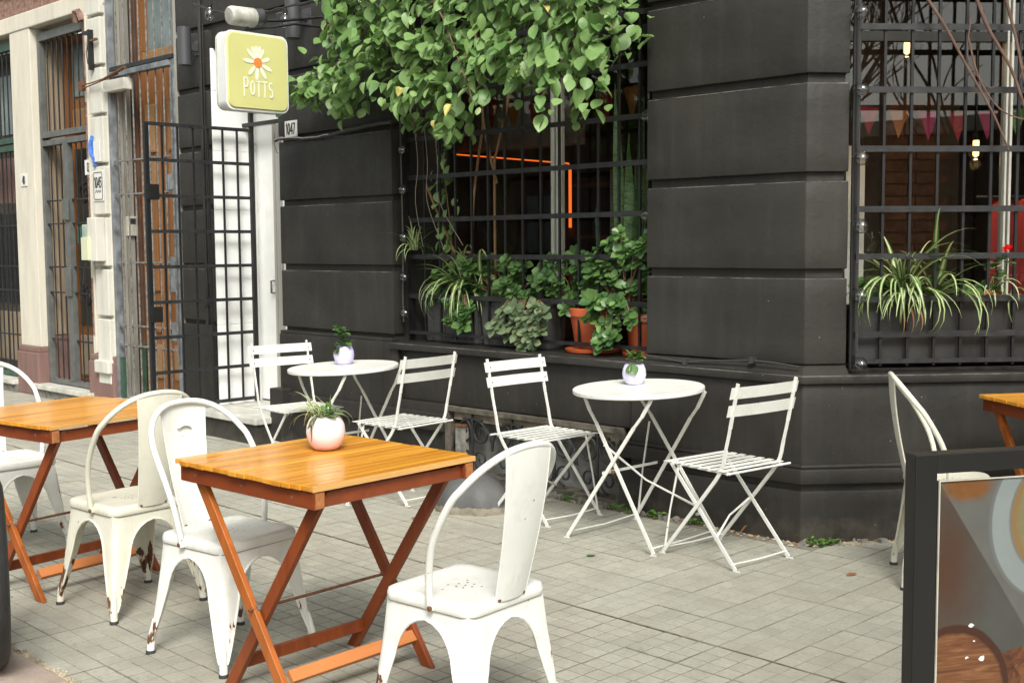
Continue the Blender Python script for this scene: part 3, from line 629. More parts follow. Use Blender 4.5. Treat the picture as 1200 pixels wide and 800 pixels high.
def bunting(label, pts, cols, size, group):
    t = thing('bunting', label, 'bunting', pts[0], group=group); p0 = Vector(pts[0])
    P = []
    for i in range(len(cols)+1):
        f = i/len(cols); v = Vector(pts[0]).lerp(Vector(pts[1]), f); v.z -= .18*math.sin(math.pi*f); P.append(v-p0)
    MB().tube(P, .003, 5).build('string', ink, t)
    for i, c in enumerate(cols):
        a, b_ = P[i].lerp(P[i+1], .15), P[i].lerp(P[i+1], .85); m = (a+b_)/2-Vector((0, 0, size)); off = Vector((0, .0015, 0))
        MB().add([a, b_, m, a+off, b_+off, m+off], [(0, 1, 2), (5, 4, 3), (0, 3, 4, 1), (1, 4, 5, 2), (2, 5, 3, 0)]).build('flag', FL[c], t)
bunting('red and orange paper flags inside behind the plants', ((-7.2, 6.1, 2.80), (-4.6, 6.1, 2.56)), ['red', 'orange', 'red', 'orange', 'red', 'orange', 'red', 'orange', 'red', 'red', 'orange', 'red'], .22, 'flag strings inside the windows')
bunting('green orange and magenta paper flags inside the corner window', ((*cham(.0, -.75), 2.36), (*cham(2.4, -.75), 2.45)), ['blue', 'green', 'orange', 'red', 'orange', 'magenta', 'red', 'magenta', 'green', 'magenta', 'red', 'orange', 'red', 'blue'], .16, 'flag strings inside the windows')
def pendant(label, p, zt):
    t = thing('pendant_bulb', label, 'hanging bulb', p, group='pendant bulbs inside the corner window')
    MB().tube([(0, 0, .09), (0, 0, zt-p[2])], .004, 6).build('cord', ink, t)
    MB().lathe([(.006, -.03), (.017, -.022), (.017, .06), (.008, .066)], 10).build('filament', filament, t, smooth=True)
    MB().lathe([(.012, -.05), (.035, -.03), (.042, 0), (.030, .035), (.016, .06), (.015, .09)], 14).build('bulb', bulbglass, t, smooth=True)
    MB().lathe([(.018, .06), (.018, .095), (.008, .10)], 10).build('socket', black_pl, t)
    pl_ = bpy.data.lights.new('bulb_light', 'POINT'); pl_.energy = 3; pl_.color = (1, .62, .28); pl_.shadow_soft_size = .03; po = bpy.data.objects.new('bulb_light', pl_); COL.objects.link(po); po.parent = t; po.location = (0, 0, -.075)
pendant('glowing bulb hanging low at the right of the corner window', (*cham(1.27, -.85), 2.015), 3.4)
pendant('glowing bulb hanging high near the top of the corner window', (*cham(1.04, -1.3), 2.66), 3.4)
# cafe table with a red cloth, chair and boxes seen through the corner window
t = thing('indoor_table', 'pale blue topped table inside the corner window', 'table', (*cham(1.1, -1.5), .3), TH)
MB().box(-.5, .5, -.35, .35, .72, .75).build('tabletop', blue_cloth, t, bevel=.005)
for sx in (-.45, .45):
    for sy in (-.3, .3): MB().box(sx-.02, sx+.02, sy-.02, sy+.02, 0, .72).build('leg', black_wood, t)
t = thing('red_curtain', 'red curtain hanging inside the corner window', 'curtain', (*cham(1.75, -1.0), .3), TH)
cm = MB(); pts = [(.03*math.sin(k*1.3), ) for k in range(24)]
vs = [(-.32+.64*k/23, .03*math.sin(k*1.35), z) for z in (.4, 1.45) for k in range(24)]
cm.add(vs, [(k, k+1, 25+k, 24+k) for k in range(23)]); vs2 = [(v[0], v[1]+.006, v[2]) for v in vs]; cm.add(vs2, [(k, 24+k, 25+k, k+1) for k in range(23)])
cm.build('cloth', red_cloth, t, smooth=True); MB().tube([(-.4, 0, 1.46), (.4, 0, 1.46)], .01, 6).build('rod', iron, t)
sh = thing('indoor_shelf', 'wooden shelf with bottles deep inside behind the plants', 'shelf', (-6.35, 8.2, .3), R(20))
for z in (.8, 1.25, 1.7): MB().box(-.9, .9, -.14, .14, z, z+.03).build('board', door_wood, sh)
for x in (-.9, .87): MB().box(x, x+.03, -.14, .14, 0, 1.9).build('side', door_wood, sh)
rb = random.Random(8)
for k in range(14):
    c, s2 = math.cos(R(20)), math.sin(R(20)); lx, z = -.8+.25*(k % 7), (.83, 1.28)[k//7]; h_ = rb.uniform(.20, .30)
    o = MB().lathe([(.035, 0), (.037, .01), (.037, h_*.6), (.014, h_*.78), (.014, h_), (.010, h_+.002)], 12).build('bottle', rb.choice((oldglass, enamel_blue, greybox, terracotta, plate_m)), None, smooth=True, loc=(-6.35+c*lx, 8.2+s2*lx, .3+z)); tag(o, 'bottle on the shelf inside behind the plants', 'bottle', 'bottles on the indoor shelf')
pn = MB()
for k in range(3): pn.box(*[(.15+k*.30), (.15+k*.30)+.12], 1.5, 1.54, .6, 2.1)
t = thing('pale_posts', 'three pale upright posts inside the corner window', 'posts', (CX, CY, 0), TH); pn.build('post', panel_m, t)
t = thing('brick_pillar', 'brick pillar deep inside behind the corner window', 'pillar', (*cham(1.5, -2.6), .3), TH)
for k in range(26):
    for j in range(3):
        o_ = .06 if k % 2 else 0
        MB().box(-.36+j*.24+o_-.06, -.36+j*.24+o_+.17-.0, -.12, .12, k*.085, k*.085+.075).build('brick', brick_m, t)
MB().box(-.40, .44, -.10, .10, 0, 2.25).build('mortar', room_m, t)


# ================================================================== NEIGHBOUR BUILDING
nb_ = thing('old_townhouse', 'old cream rendered townhouse with barred doors and red carved strips', 'building', (-11, 5.5, 0))
def NB(mb, name, m, parent=None, **k): return mb.build(name, m, parent or nb_, world=True, **k)
YN = 5.22
for xa, xb in ((-16, -14.6), (-12.40, -11.93), (-10.775, -10.32)):
    NB(MB().box(xa, xb, YN+.0, YN+.5, .50, 3.70), 'pilaster', cream, bevel=.008)
    NB(MB().box(xa-.02, xb+.02, YN-.045, YN+.5, 0, .44), 'base', redstone, bevel=.012)
    NB(MB().box(xa-.01, xb+.01, YN-.03, YN+.5, .44, .50), 'base_moulding', redstone, bevel=.012)
NB(MB().box(-16, -10.3, YN-.01, YN+.5, 3.70, 3.86), 'architrave', cream, bevel=.01)
NB(MB().box(-16, -10.86, YN+.02, YN+.5, 3.86, 4.12), 'carved_frieze', frieze_m)
NB(MB().box(-16, -10.3, YN-.03, YN+.5, 4.12, 4.26), 'cornice', cream, bevel=.01)
NB(MB().box(-16, -9.12, YN+.02, YN+.5, 4.26, 6.5), 'upper_wall', cream)
NB(MB().box(-10.86, -10.62, YN-.012, YN+.4, 3.62, 4.12), 'pilaster_cap', cream, bevel=.01)
NB(MB().tube([(-10.83, YN-.03, 3.60), (-10.80, YN-.05, 3.69), (-10.74, YN-.05, 3.69), (-10.71, YN-.03, 3.60)], .03, 6), 'red_ornament', frieze_m, smooth=True)
# carved vertical strips and the moulding beside them
for z0, z1 in ((3.03, 3.62), (2.34, 2.86), (1.62, 2.16), (.68, 1.22)):
    NB(MB().box(-10.755, -10.695, YN-.008, YN+.01, z0, z1), 'carved_strip', frieze_m, bevel=.003)
NB(MB().box(-10.675, -10.645, YN-.03, YN+.01, .52, 3.66), 'moulding', cream, bevel=.006)
# rusticated pale blocks
bz = [.22, .42, .855, 1.315, 1.79, 2.26, 2.71, 3.15, 3.60, 4.1]
for i in range(len(bz)-1):
    NB(MB().box(-10.58, -10.335, YN-.05, YN+.01, bz[i]+.02, bz[i+1]-.012), 'render_block', cream2, bevel=.010)
NB(MB().box(-10.60, -10.32, YN-.085, YN, .34, .46), 'render_block', cream2, bevel=.012); NB(MB().box(-10.62, -10.31, YN-.02, YN+.3, 4.1, 4.3), 'render_block', cream2, bevel=.01)
NB(MB().box(-10.60, -10.32, YN-.01, YN+.4, 0, .22), 'base', cream2, bevel=.01)
# steps and sills
for xa, xb in ((-14.5, -12.42), (-12.0, -10.70)):
    NB(MB().box(xa, xb, YN-.10, YN+.3, .085, .13), 'marble_sill', marble, bevel=.006); NB(MB().box(xa, xb, YN-.07, YN+.3, 0, .085), 'sill_base', rough_cem)
NB(MB().box(-10.30, -9.1, YN-.10, YN+.3, .0, .12), 'door_step', marble, bevel=.008)
def grilled_bay(x0, x1, zt, label, metal, barm, shutters):
    b = bpy.data.objects.new('barred_door', None); COL.objects.link(b); b.parent = nb_; b.location = Vector((x0, YN, 0))-nb_.location; b['label'] = label
    W = x1-x0
    for a, c in ((0, .05), (W-.05, W)): MB().box(a, c, .06, .12, .14, zt).build('frame', metal, b, bevel=.004)
    MB().box(.05, W-.05, .06, .12, zt-.08, zt).build('frame', metal, b, bevel=.004)
    MB().box(.05, W-.05, .055, .125, 2.60, 2.66).build('frame', metal, b, bevel=.004); MB().box(.05, W-.05, .055, .125, 2.52, 2.575).build('frame', metal, b, bevel=.004); MB().box(.05, W-.05, .06, .12, .14, .19).build('frame', metal, b)
    MB().box(W/2-.045, W/2+.045, .05, .11, .19, 2.52).build('meeting_stile', metal, b, bevel=.004)
    k = 0; x = .05+.115
    while x < W-.07:
        MB().tube([(x, .09, 2.66), (x, .09, zt-.08)], .008, 6).build('bar', barm, b)
        if abs(x-W/2) > .06: MB().tube([(x, .09, .19), (x, .09, 2.52)], .008, 6).build('bar', barm, b)
        x += .112
    for z in (1.975, 1.745, 1.315, 1.06, .585): MB().box(.05, W-.05, .082, .098, z-.008, z+.008).build('cross_rail', barm, b)
    for z0, z1 in ((1.775, 1.98), (1.03, 1.31)): MB().box(W/2-.06, W/2+.06, .03, .05, z0, z1).build('lock_plate', metal, b, bevel=.004)
    # timber behind
    shutters(b, W, zt); return b
def shut_a(b, W, zt):
    for k in range(4): MB().box(.012, .03, .125+k*.048, .125+k*.048+.045, .62, zt).build('shutter_board', shutter_wood, b, bevel=.004)
    MB().box(.012, .035, .125, .315, .14, .61).build('red_panel', redstone, b, bevel=.004)
    MB().box(.03, .125, .315, .37, .14, zt).build('door_stile', door_wood, b, bevel=.006)
    MB().box(.125, 1.12, .36, .40, .14, zt).build('door_leaf', door_wood, b)
    for x0 in (.16, .64):
        MB().box(x0, x0+.36, .345, .361, 3.02, zt-.1).build('pane', oldglass, b); MB().box(x0, x0+.36, .33, .361, 2.66, 2.90).build('door_panel', door_wood2, b, bevel=.02); MB().box(x0, x0+.36, .33, .361, .2, .62).build('door_panel', shutter_wood, b, bevel=.02)
        MB().box(x0, x0+.36, .345, .361, .72, 2.50).build('dark_pane', dark_pane, b)
        for k in range(3): MB().tube([(x0+.18+(.11*(1-.7*t))*math.cos(t*9), .335, 1.0+k*.52+(.13*(1-.7*t))*math.sin(t*9)) for t in [i/16 for i in range(17)]], .007, 5).build('scroll', iron_worn, b, smooth=True)
        MB().box(x0+.02, x0+.34, .33, .346, 1.55, 1.72).build('teal_notice', teal, b)
dark_pane = simple('dark_pane', (.02, .022, .02), .15); teal = simple('teal_card', (.05, .20, .20), .6)
def shut_b(b, W, zt):
    MB().box(.03, W-.06, .34, .37, .14, zt).build('door_leaf', simple('dark_brown_leaf', (.06, .05, .042), .5, var=.3), b)
    for k in range(int(W/.34)):
        for z0, z1 in ((.25, .8), (.9, 1.9), (2.0, 2.5), (2.75, 3.4)): MB().box(.06+k*.34, .06+k*.34+.28, .325, .341, z0, z1).build('door_panel', {.25: shutter_wood, .9: dark_pane, 2.0: redstone, 2.75: oldglass}[z0], b, bevel=.01)
grilled_bay(-11.90, -10.78, 3.64, 'barred double door with tan boards and old wooden leaf behind', greymetal, iron_worn, shut_a)
grilled_bay(-14.55, -12.42, 3.64, 'barred door at the far left with green painted frame', greenmetal, iron_worn, shut_b)
# the blue grey framed door nearest the cafe
d = bpy.data.objects.new('barred_door', None); COL.objects.link(d); d.parent = nb_; d.location = Vector((-10.30, YN, 0))-nb_.location; d['label'] = 'tall door with worn blue grey frame and peeling bars'
MB().box(0, .045, -.012, .05, .12, 4.2).build('frame', bluemetal, d, bevel=.004); MB().box(1.125, 1.17, -.012, .05, .12, 3.08).build('frame', bluemetal, d, bevel=.004)
MB().box(.065, 1.12, -.03, .04, 3.03, 3.075).build('lintel_bar', bluemetal, d); MB().box(.02, .40, -.06, .03, 2.90, 3.0).build('lintel_stub', cream2, d, bevel=.006)
MB().box(.065, 1.17, -.02, .05, 3.085, 3.12).build('dark_lintel', iron_worn, d)
MB().box(.0, .016, .055, .12, .12, 4.2).build('grey_board', grey_board, d); MB().box(.0, .018, .125, .205, .12, 4.2).build('grey_board', grey_board, d, bevel=.004)
MB().box(.0, .11, .21, .30, .12, 4.2).build('door_stile', simple('dark_brown_stile', (.075, .036, .02), .6, var=.3), d, bevel=.01); MB().box(.11, .15, .235, .27, .12, 4.2).build('door_stile', door_wood, d, bevel=.006)
MB().box(.15, 1.175, .26, .30, .12, 3.14).build('door_leaf', door_wood, d); MB().box(1.17, 1.19, .0, .30, .12, 4.2).build('reveal', grey_board, d)
for x0 in (.20, .60):
    for z0, z1 in ((.30, .62), (.72, 1.0), (1.1, 1.95), (2.05, 2.30), (2.36, 2.80)): MB().box(x0, x0+.17, .24, .262, z0, z1).build('door_panel', door_wood2 if z0 > 2 or z0 < .6 else door_wood, d, bevel=.018)
    for k in range(3): MB().box(x0+.20+k*.055, x0+.20+k*.055+.04, .245, .262, .2, 2.9).build('door_moulding', door_wood, d, bevel=.006)
MB().box(.15, 1.17, .262, .30, 3.14, 3.28).build('transom_rail', door_wood2, d, bevel=.008); MB().box(.15, .26, .26, .30, 3.28, 4.2).build('transom_stile', door_wood, d); MB().box(.26, 1.17, .27, .30, 3.28, 4.2).build('pane', oldglass, d)
for k in range(8):
    x = .16+k*.135; MB().tube([(x, .01, .12), (x, .01, 3.03)], .0075, 6).build('bar', galv, d); MB().tube([(x, .01, 3.12), (x, .01, 4.2)], .0075, 6).build('bar', galv, d)
for z in (2.28, 1.98, 1.37, .80, .62): MB().box(.065, 1.12, -.008, .008, z-.007, z+.007).build('cross_rail', galv, d)
for z0, z1 in ((1.12, 1.42), (.70, .86), (1.99, 2.12)): MB().box(1.04, 1.12, -.02, .03, z0, z1).build('lock_plate', bluemetal, d, bevel=.003)
MB().box(1.150, 1.17, -.036, -.031, .5, 3.0).build('peeled_strip', galv, d)
MB().box(.07, .12, -.01, .02, .13, .5).build('green_foot', greenmetal, d); MB().box(.11, .15, .18, .21, .13, .62).build('green_foot', greenmetal, d)
# fittings screwed to the neighbour
t = thing('intercom', 'beige intercom on the grey board behind the bars', 'intercom', (-10.28, YN+.17, 1.70), R(90))
MB().box(-.05, .05, -.03, .02, -.09, .09).build('body', greybox, t, bevel=.006); MB().box(-.028, .028, -.034, -.028, .02, .07).build('grille', ink, t)
t = thing('meter_box', 'weathered grey meter box with paper notice on the pale pier', 'meter box', (-10.50, YN-.05, 1.58))
MB().box(-.03, .14, -.09, 0, -.20, .20).build('box', cream2, t, bevel=.008); MB().box(-.18, -.03, -.07, 0, .0, .14).build('patina_box', simple('verdigris', (.30, .36, .30), .8, var=.4), t, bevel=.01); MB().box(-.10, .03, -.12, -.05, -.19, .02).build('notice', simple('pale_card', (.55, .56, .40), .8), t, bevel=.003)
MB().tube([(-.15, -.02, .0), (-.18, -.02, -.2), (-.26, -.02, -.3), (-.3, -.02, -.42)], .006, 5).build('wire', cablem, t)
t = thing('iron_bracket', 'small black iron bracket high on the pale pier', 'bracket', (-10.47, YN-.05, 3.38))
MB().bar((-.12, -.02, .08), (.0, -.02, .08), .04, .03).bar((0, -.02, .10), (0, -.02, -.26), .05, .03).build('arm', iron, t); MB().bar((0, -.03, 0), (.14, -.03, 0), .02, .02).build('peg', rust, t); MB().tube([(0, -.04, .0), (-.05, -.04, -.1), (-.03, -.04, -.2), (.02, -.04, -.24)], .005, 5).build('hook', iron, t)
t = thing('cable_clamp', 'taut rusty cable clamped across the pale pier', 'cable', (-10.68, YN-.07, 3.0))
MB().tube([(0, 0, 0), (.25, -.02, .0), (.8, -.05, .02)], .006, 6).tube([(0, 0, -.03), (.4, -.03, -.01), (.8, -.05, .02)], .006, 6).tube([(.55, -.05, 0), (.95, -.06, .06)], .014, 6).build('cable', rust, t, smooth=True); MB().box(-.03, .02, -.02, .03, -.05, .04).build('clamp', rust, t)

def strokes(lines, h, wdt, y=-.0, t=.002, mb=None, x0=0, z0=0):
    mb = mb or MB()
    for ln in lines:
        for a, b_ in zip(ln[:-1], ln[1:]):
            p, q = Vector((x0+a[0]*h, y, z0+a[1]*h)), Vector((x0+b_[0]*h, y, z0+b_[1]*h)); dd = (q-p).normalized()*wdt*.45
            mb.bar(p-dd, q+dd, t, wdt, up=Vector((0, 1, 0)).cross((q-p).normalized()))
            y -= .00013
    return mb
def arc(cx, cz, rx, rz, a0, a1, n=8): return [(cx+rx*math.cos(R(a0+(a1-a0)*i/n)), cz+rz*math.sin(R(a0+(a1-a0)*i/n))) for i in range(n+1)]
GL = {'P': [[(0, 0), (0, 1)], [(0, 1)]+arc(.16, .76, .14, .24, 90, -90)+[(0, .52)]], 'O': [arc(.16, .46, .15, .36, 0, 360, 14)],
      'T': [[(.16, 0), (.16, .84)], [(0, .84), (.32, .84)]], 'S': [arc(.15, .63, .13, .19, 40, 250, 8)+arc(.15, .22, .13, .21, 90, -130, 8)],
      '1': [[(.1, 0), (.1, 1)], [(.1, 1), (0, .85)]], '0': [arc(.16, .5, .15, .5, 0, 360, 14)], '4': [[(.26, 0), (.26, 1), (0, .3), (.34, .3)]], '7': [[(0, 1), (.3, 1), (.1, 0)]],
      '5': [[(.3, 1), (.04, 1), (.02, .58)]+arc(.13, .32, .16, .3, 110, -130, 8)], '8': [arc(.15, .74, .12, .24, 0, 360, 12), arc(.15, .26, .15, .26, 0, 360, 12)], '3': [arc(.13, .74, .14, .25, 140, -80, 8)+arc(.13, .25, .16, .26, 80, -140, 8)]}
def word(s, h, wdt, gap, y, mb=None):
    mb = mb or MB(); x = 0
    for ch in s:
        strokes(GL[ch], h, wdt, y, .0012, mb, x, 0); x += (.34 if ch not in '1' else .2)*h+gap
    return mb, x-gap
def numplate(label, s, loc, wd, ht, h, ornate=False):
    t = thing('house_number', label, 'number plate', loc)
    MB().box(-wd/2, wd/2, -.006, 0, -ht/2, ht/2).build('plate', plate_m, t, bevel=.002)
    mb, W_ = word(s, h, h*.13, h*.09, -.0072); mb.v = [(v[0]-W_/2, v[1], v[2]-h/2+(.03 if ornate else 0)) for v in mb.v]; mb.build('digits', ink, t)
    if ornate:
        MB().tube([(a*wd*.42, -.008, b_*ht*.44) for a, b_ in ((-1, -.8), (-.85, -1), (.85, -1), (1, -.8), (1, .8), (.85, 1), (-.85, 1), (-1, .8))], .003, 5, closed=True).build('border', ink, t)
        MB().tube([(x_*.01, -.008, -.05+.012*math.sin(x_*1.4)) for x_ in range(-6, 7)], .003, 5).build('scroll_mark', ink, t)
    return t
numplate('white plate reading 1047 above the cable on the dark wall', '1047', (-7.465, Y0-.002, 2.375), .155, .12, .075)
numplate('ornate white plate reading 1045 on the pale pier', '1045', (-10.445, YN-.052, 2.07), .20, .28, .09, True)
numplate('small plate on the cream pilaster at far left', '48', (-12.17, YN-.002, 2.20), .16, .13, .075)
numplate('small plate beside the carved strip', '03', (-10.70, YN-.012, 2.255), .17, .14, .08)
t = thing('blue_emblem', 'broken blue enamel emblem fixed to the pale pier', 'emblem', (-10.50, YN-.055, 2.38))
MB().tube([(-.03, 0, .15), (-.06, 0, .08), (-.05, 0, -.02), (0, 0, -.06), (.0, 0, -.13)], [.02, .03, .03, .025, .02], 6).build('crest', enamel_blue, t, smooth=True); MB().prism([(-.0, -.01), (.12, -.01), (.12, 0), (0, 0)], -.09, .10).build('backing', plate_m, t)

# ================================================================== SIGN, LAMPS, STRING LIGHTS
sg = thing('hanging_sign', 'square yellow lightbox sign with white daisy reading POTTS', 'shop sign', (-7.0, 4.60, 2.675), R(90))
# local x runs along +Y world (to the wall); the face looks along -y local = +x world
def rrect(w_, h_, r_, n=6):
    return [(sx*(w_/2-r_)+r_*math.cos(R(a0+90*i/n)), sz*(h_/2-r_)+r_*math.sin(R(a0+90*i/n))) for sx, sz, a0 in ((1, 1, 0), (-1, 1, 90), (-1, -1, 180), (1, -1, 270)) for i in range(n+1)]
def slab(poly, y0, y1, inset=0, mb=None, mi=0):
    mb = mb or MB(); n = len(poly); c = 1-inset
    vs = [(x, y0, z) for x, z in poly]+[(x*c, y1, z*c) for x, z in poly]
    return mb.add(vs, [tuple(range(n)), tuple(reversed(range(n, 2*n)))]+[((i+1) % n, i, n+i, n+(i+1) % n) for i in range(n)], mi)
P = rrect(.49, .515, .055)
slab(P, .075, -.045).build('case', white_plastic, sg, smooth=True)
slab([(x*1.012, z*1.012) for x, z in P], -.035, -.047).build('rim', white_plastic, sg, smooth=True)
slab(rrect(.475, .50, .05), -.047, -.058, .03).build('face', sign_yellow, sg, smooth=True)
slab([(x*1.012, z*1.012) for x, z in P], .065, .052).build('rim', greybox, sg)
def flat(mb, pts, y): n = len(pts); mb.add([(x, y, z) for x, z in pts]+[(x, y+.0012, z) for x, z in pts], [tuple(range(n)), tuple(reversed(range(n, 2*n)))]+[((i+1) % n, i, n+i, n+(i+1) % n) for i in range(n)])
pet = MB(); dcx, dcz = -.005, .062
for k, (a, l) in enumerate(((95, .098), (80, .100), (62, .090), (20, .088), (-22, .110), (-58, .110), (-95, .105), (-130, .100), (175, .100), (135, .105), (112, .100))):
    if k in (0,): pass
    a = R(a); u = (math.cos(a), math.sin(a)); vv = (-u[1], u[0]); r0 = .024
    flat(pet, [(dcx+u[0]*(r0+l*.9*s_)+vv[0]*w_*.9, dcz+u[1]*(r0+l*.9*s_)+vv[1]*w_*.9) for s_, w_ in ((0, -.007), (.35, -.014), (.72, -.0155), (.93, -.009), (1, 0), (.93, .009), (.72, .0155), (.35, .014), (0, .007))], -.0600-.0002*k)
pet.build('daisy_petals', sign_white, sg)
ct = MB(); flat(ct, [(dcx+.033*math.cos(R(i*20)), dcz+.033*math.sin(R(i*20))) for i in range(18)], -.0635); ct.build('daisy_centre', sign_orange, sg)
mb, W_ = word('POTTS', .125, .0125, .020, -.0602); mb.v = [((v[0]-W_/2)*.78, v[1], v[2]*.94-.163) for v in mb.v]; mb.build('lettering', sign_white, sg)
t = thing('sign_floodlight', 'whitish cylindrical spotlight on a bracket above the yellow sign', 'spotlight', (-7.0, 4.56, 3.03), R(90))
MB().tube([(-.16, -.03, -.0), (-.145, -.03, .003), (.04, .0, .012), (.06, .0, .014)], [.05, .062, .066, .05], 14).build('head', greybox if False else simple('weathered_lamp_head', (.42, .42, .38), .6, var=.3, vs=15), t, smooth=True)
MB().tube([(.05, 0, .015), (.10, 0, .02), (.14, 0, .0)], [.06, .065, .03], 10).build('rear_cap', lampgrey, t, smooth=True); MB().tube([(.1, 0, 0), (.3, .02, .03), (.64, .03, .10)], .012, 6).tube([(-.02, 0, -.08), (.2, 0, -.03), (.4, .02, .02), (.64, .03, .03)], .010, 6).tube([(0, .0, -.1), (.0, 0, 0)], .012, 6).build('bracket', iron_worn, t, smooth=True)
def wall_lamp(label, x, z0, z1):
    t = thing('wall_lamp', label, 'wall lamp', (x, Y0, (z0+z1)/2), group='charcoal cylinder wall lamps'); h = (z1-z0)/2
    MB().lathe([(.048, -h), (.055, -h+.004), (.055, h-.004), (.048, h)], 20, (0, -.13, 0)).build('cylinder', lampgrey, t, smooth=True)
    MB().box(-.02, .02, -.09, -.01, -.03, .03).build('arm', lampgrey, t, bevel=.003); MB().lathe([(.0, -.0), (.05, 0)], 16).build('backplate', lampgrey, t) if False else MB().box(-.05, .05, -.012, .0, -.06, .06).build('backplate', lampgrey, t, bevel=.004)
wall_lamp('charcoal cylinder wall lamp left of the yellow sign', -8.74, 2.965, 3.27)
wall_lamp('charcoal cylinder wall lamp between the yellow sign and the vine', -7.235, 2.99, 3.33)
def bulb_mesh():
    return MB().lathe([(.004, -.052), (.018, -.046), (.029, -.028), (.031, -.010), (.026, .010), (.015, .024), (.013, .034)], 12).mesh('bulb', bulbglass, True), MB().lathe([(.014, .026), (.015, .055), (.008, .062)], 8).mesh('socket', black_pl, True), MB().lathe([(.003, -.02), (.006, 0), (.002, .02)], 6).mesh('filament', galv, True)
BM, SM, FMm = bulb_mesh()
def string_light(label, pts, bulbs, out=None, seg=6, kink=.01, rot=(0, 0, 0)):
    t = thing('string_light', label, 'string lights', pts[0], group='strings of clear bulbs'); p0 = Vector(pts[0]); path = []
    for a, b_ in zip(pts[:-1], pts[1:]):
        a, b_ = Vector(a)-p0, Vector(b_)-p0
        for i in range(seg): v = a.lerp(b_, i/seg); v.z -= .03*math.sin(math.pi*i/seg)*(a-b_).length; path.append(v+Vector((rnd.uniform(-kink, kink), rnd.uniform(-kink, kink)*.3, rnd.uniform(-kink, kink)*.6)))
    path.append(Vector(pts[-1])-p0)
    MB().tube(path, .0065, 6).tube([p+Vector((.004, .0, .011*math.sin(i))) for i, p in enumerate(path)], .005, 5).build('wire', cablem, t, smooth=True)
    for b_ in bulbs:
        v = Vector(b_)-p0; s_ = 1.0
        part('socket', SM, t, v, rot, 1.2); part('bulb', BM, t, v, rot, 1.2); part('filament', FMm, t, v, rot)
    return t
Yl = 4.95
string_light('string of clear bulbs sagging along the wall above the sign', [(-8.52, Yl+.1, 3.42), (-8.15, Yl+.1, 3.31), (-7.6, Yl, 3.21), (-7.15, Yl, 3.18), (-6.7, Yl, 3.18), (-6.35, Yl, 3.20), (-5.9, Yl, 3.27), (-5.2, Yl, 3.4)],
             [(-8.14, Yl+.02, 3.285), (-7.12, Yl, 3.095), (-6.58, Yl, 3.07), (-6.27, Yl, 3.085)])
lp = MB()
for k in range(3): lp.tube([(-6.58+.09*math.cos(a), Yl+.12+.02*k, 3.07+.075*math.sin(a)) for a in [i*math.pi/7 for i in range(15)]], .007, 6)
tag(lp.build('cable_coil', cablem, smooth=True), 'coiled black cable hung beside the right wall lamp', 'cable coil')
string_light('string of clear bulbs fixed down the left jamb of the plant window', [(-6.285, 5.29, 2.35), (-6.285, 5.29, .98)], [(-6.262, 5.285, z) for z in (2.155, 1.885, 1.565, 1.295, 1.05)][:5], kink=.006, rot=(R(-70), 0, R(60)))
string_light('string of clear bulbs fixed down the left edge of the corner window', [(*cham(.243, .035), 2.9), (*cham(.255, .035), .885)], [(*cham(.24+.004*i, .055), z) for i, z in enumerate((2.615, 2.245, 1.915, 1.585, 1.243, .905))], kink=.006, rot=(R(-75), 0, R(49)))
string_light('string of clear bulbs along the right jamb of the plant window', [(-4.125, 5.33, 2.6), (-4.125, 5.33, .92)], [(-4.15, 5.31, z) for z in (2.22, 1.67, 1.09)], kink=.004, rot=(R(-70), 0, R(-60)))

# ================================================================== FURNITURE
def leg_mesh(seed):
    mb = MB(); NS = 10; rows = []
    zs = [.045, .06, .075, .095, .12, .17, .22, .26, .29, .32, .345, .365, .38, .388, .415, .432]
    path = [[], []]
    for z in zs:
        W = .177+(.224-.177)*max(0, 1-z/.43)**1.15
        if True:
            base = .019+(.078-.019)*max(0, (z-.045)/.24)**.8
            if z < .27: hw = min(base, .075)
            elif z < .386: q = (z-.27)/.116; hw = .075+(W-.075)*(1-math.sqrt(max(0, 1-q*q)))
            else: hw = W
        row = []
        for i in range(NS+1):
            s_ = -1+2*i/NS; a = abs(s_)*hw
            rcor = min(.024, hw*.8)
            if a < rcor: q = a/rcor; off = rcor*(1-q)**2*.5; px, py = W-a-off*.2, W-off
            else: px, py = W-a, W
            if s_ > 0: px, py = py, px
            row.append((px, py, z))
        rows.append(row)
        path[0].append(row[0]); path[1].append(row[-1])
    vs = [p for r_ in rows for p in r_]; fs = []
    for i in range(len(zs)-1):
        for j in range(NS): a = i*(NS+1)+j; fs.append((a, a+1, a+NS+2, a+NS+1))
    mb.add(vs, fs)
    # inner skin so that the sheet has thickness
    t = .0025; vs2 = [(x-t, y-t, z) for x, y, z in vs]; mb.add(vs2, [tuple(reversed(f)) for f in fs])
    mb.tube([(.2245-.0135, .2245-.0135, 0), (.2205-.0135, .2205-.0135, .06), (.212-.014, .212-.014, .13)], [.0148, .0148, .008], 12)
    for pth in path:
        pp = [p for p in pth if p[2] < .389]; mb.tube(pp, .0048, 6)
    return mb.mesh('leg', [tolix_a], True)
def rotz(me_in, k):
    me = me_in.copy(); me.transform(Matrix.Rotation(k*math.pi/2, 4, 'Z')); return me
LEG = [leg_mesh(0)]; LEG += [rotz(LEG[0], k) for k in (1, 2, 3)]
footm = MB().lathe([(.012, -.001), (.0178, .0), (.0178, .010), (.0165, .013)], 10).mesh('rubber_foot', rubber, True)
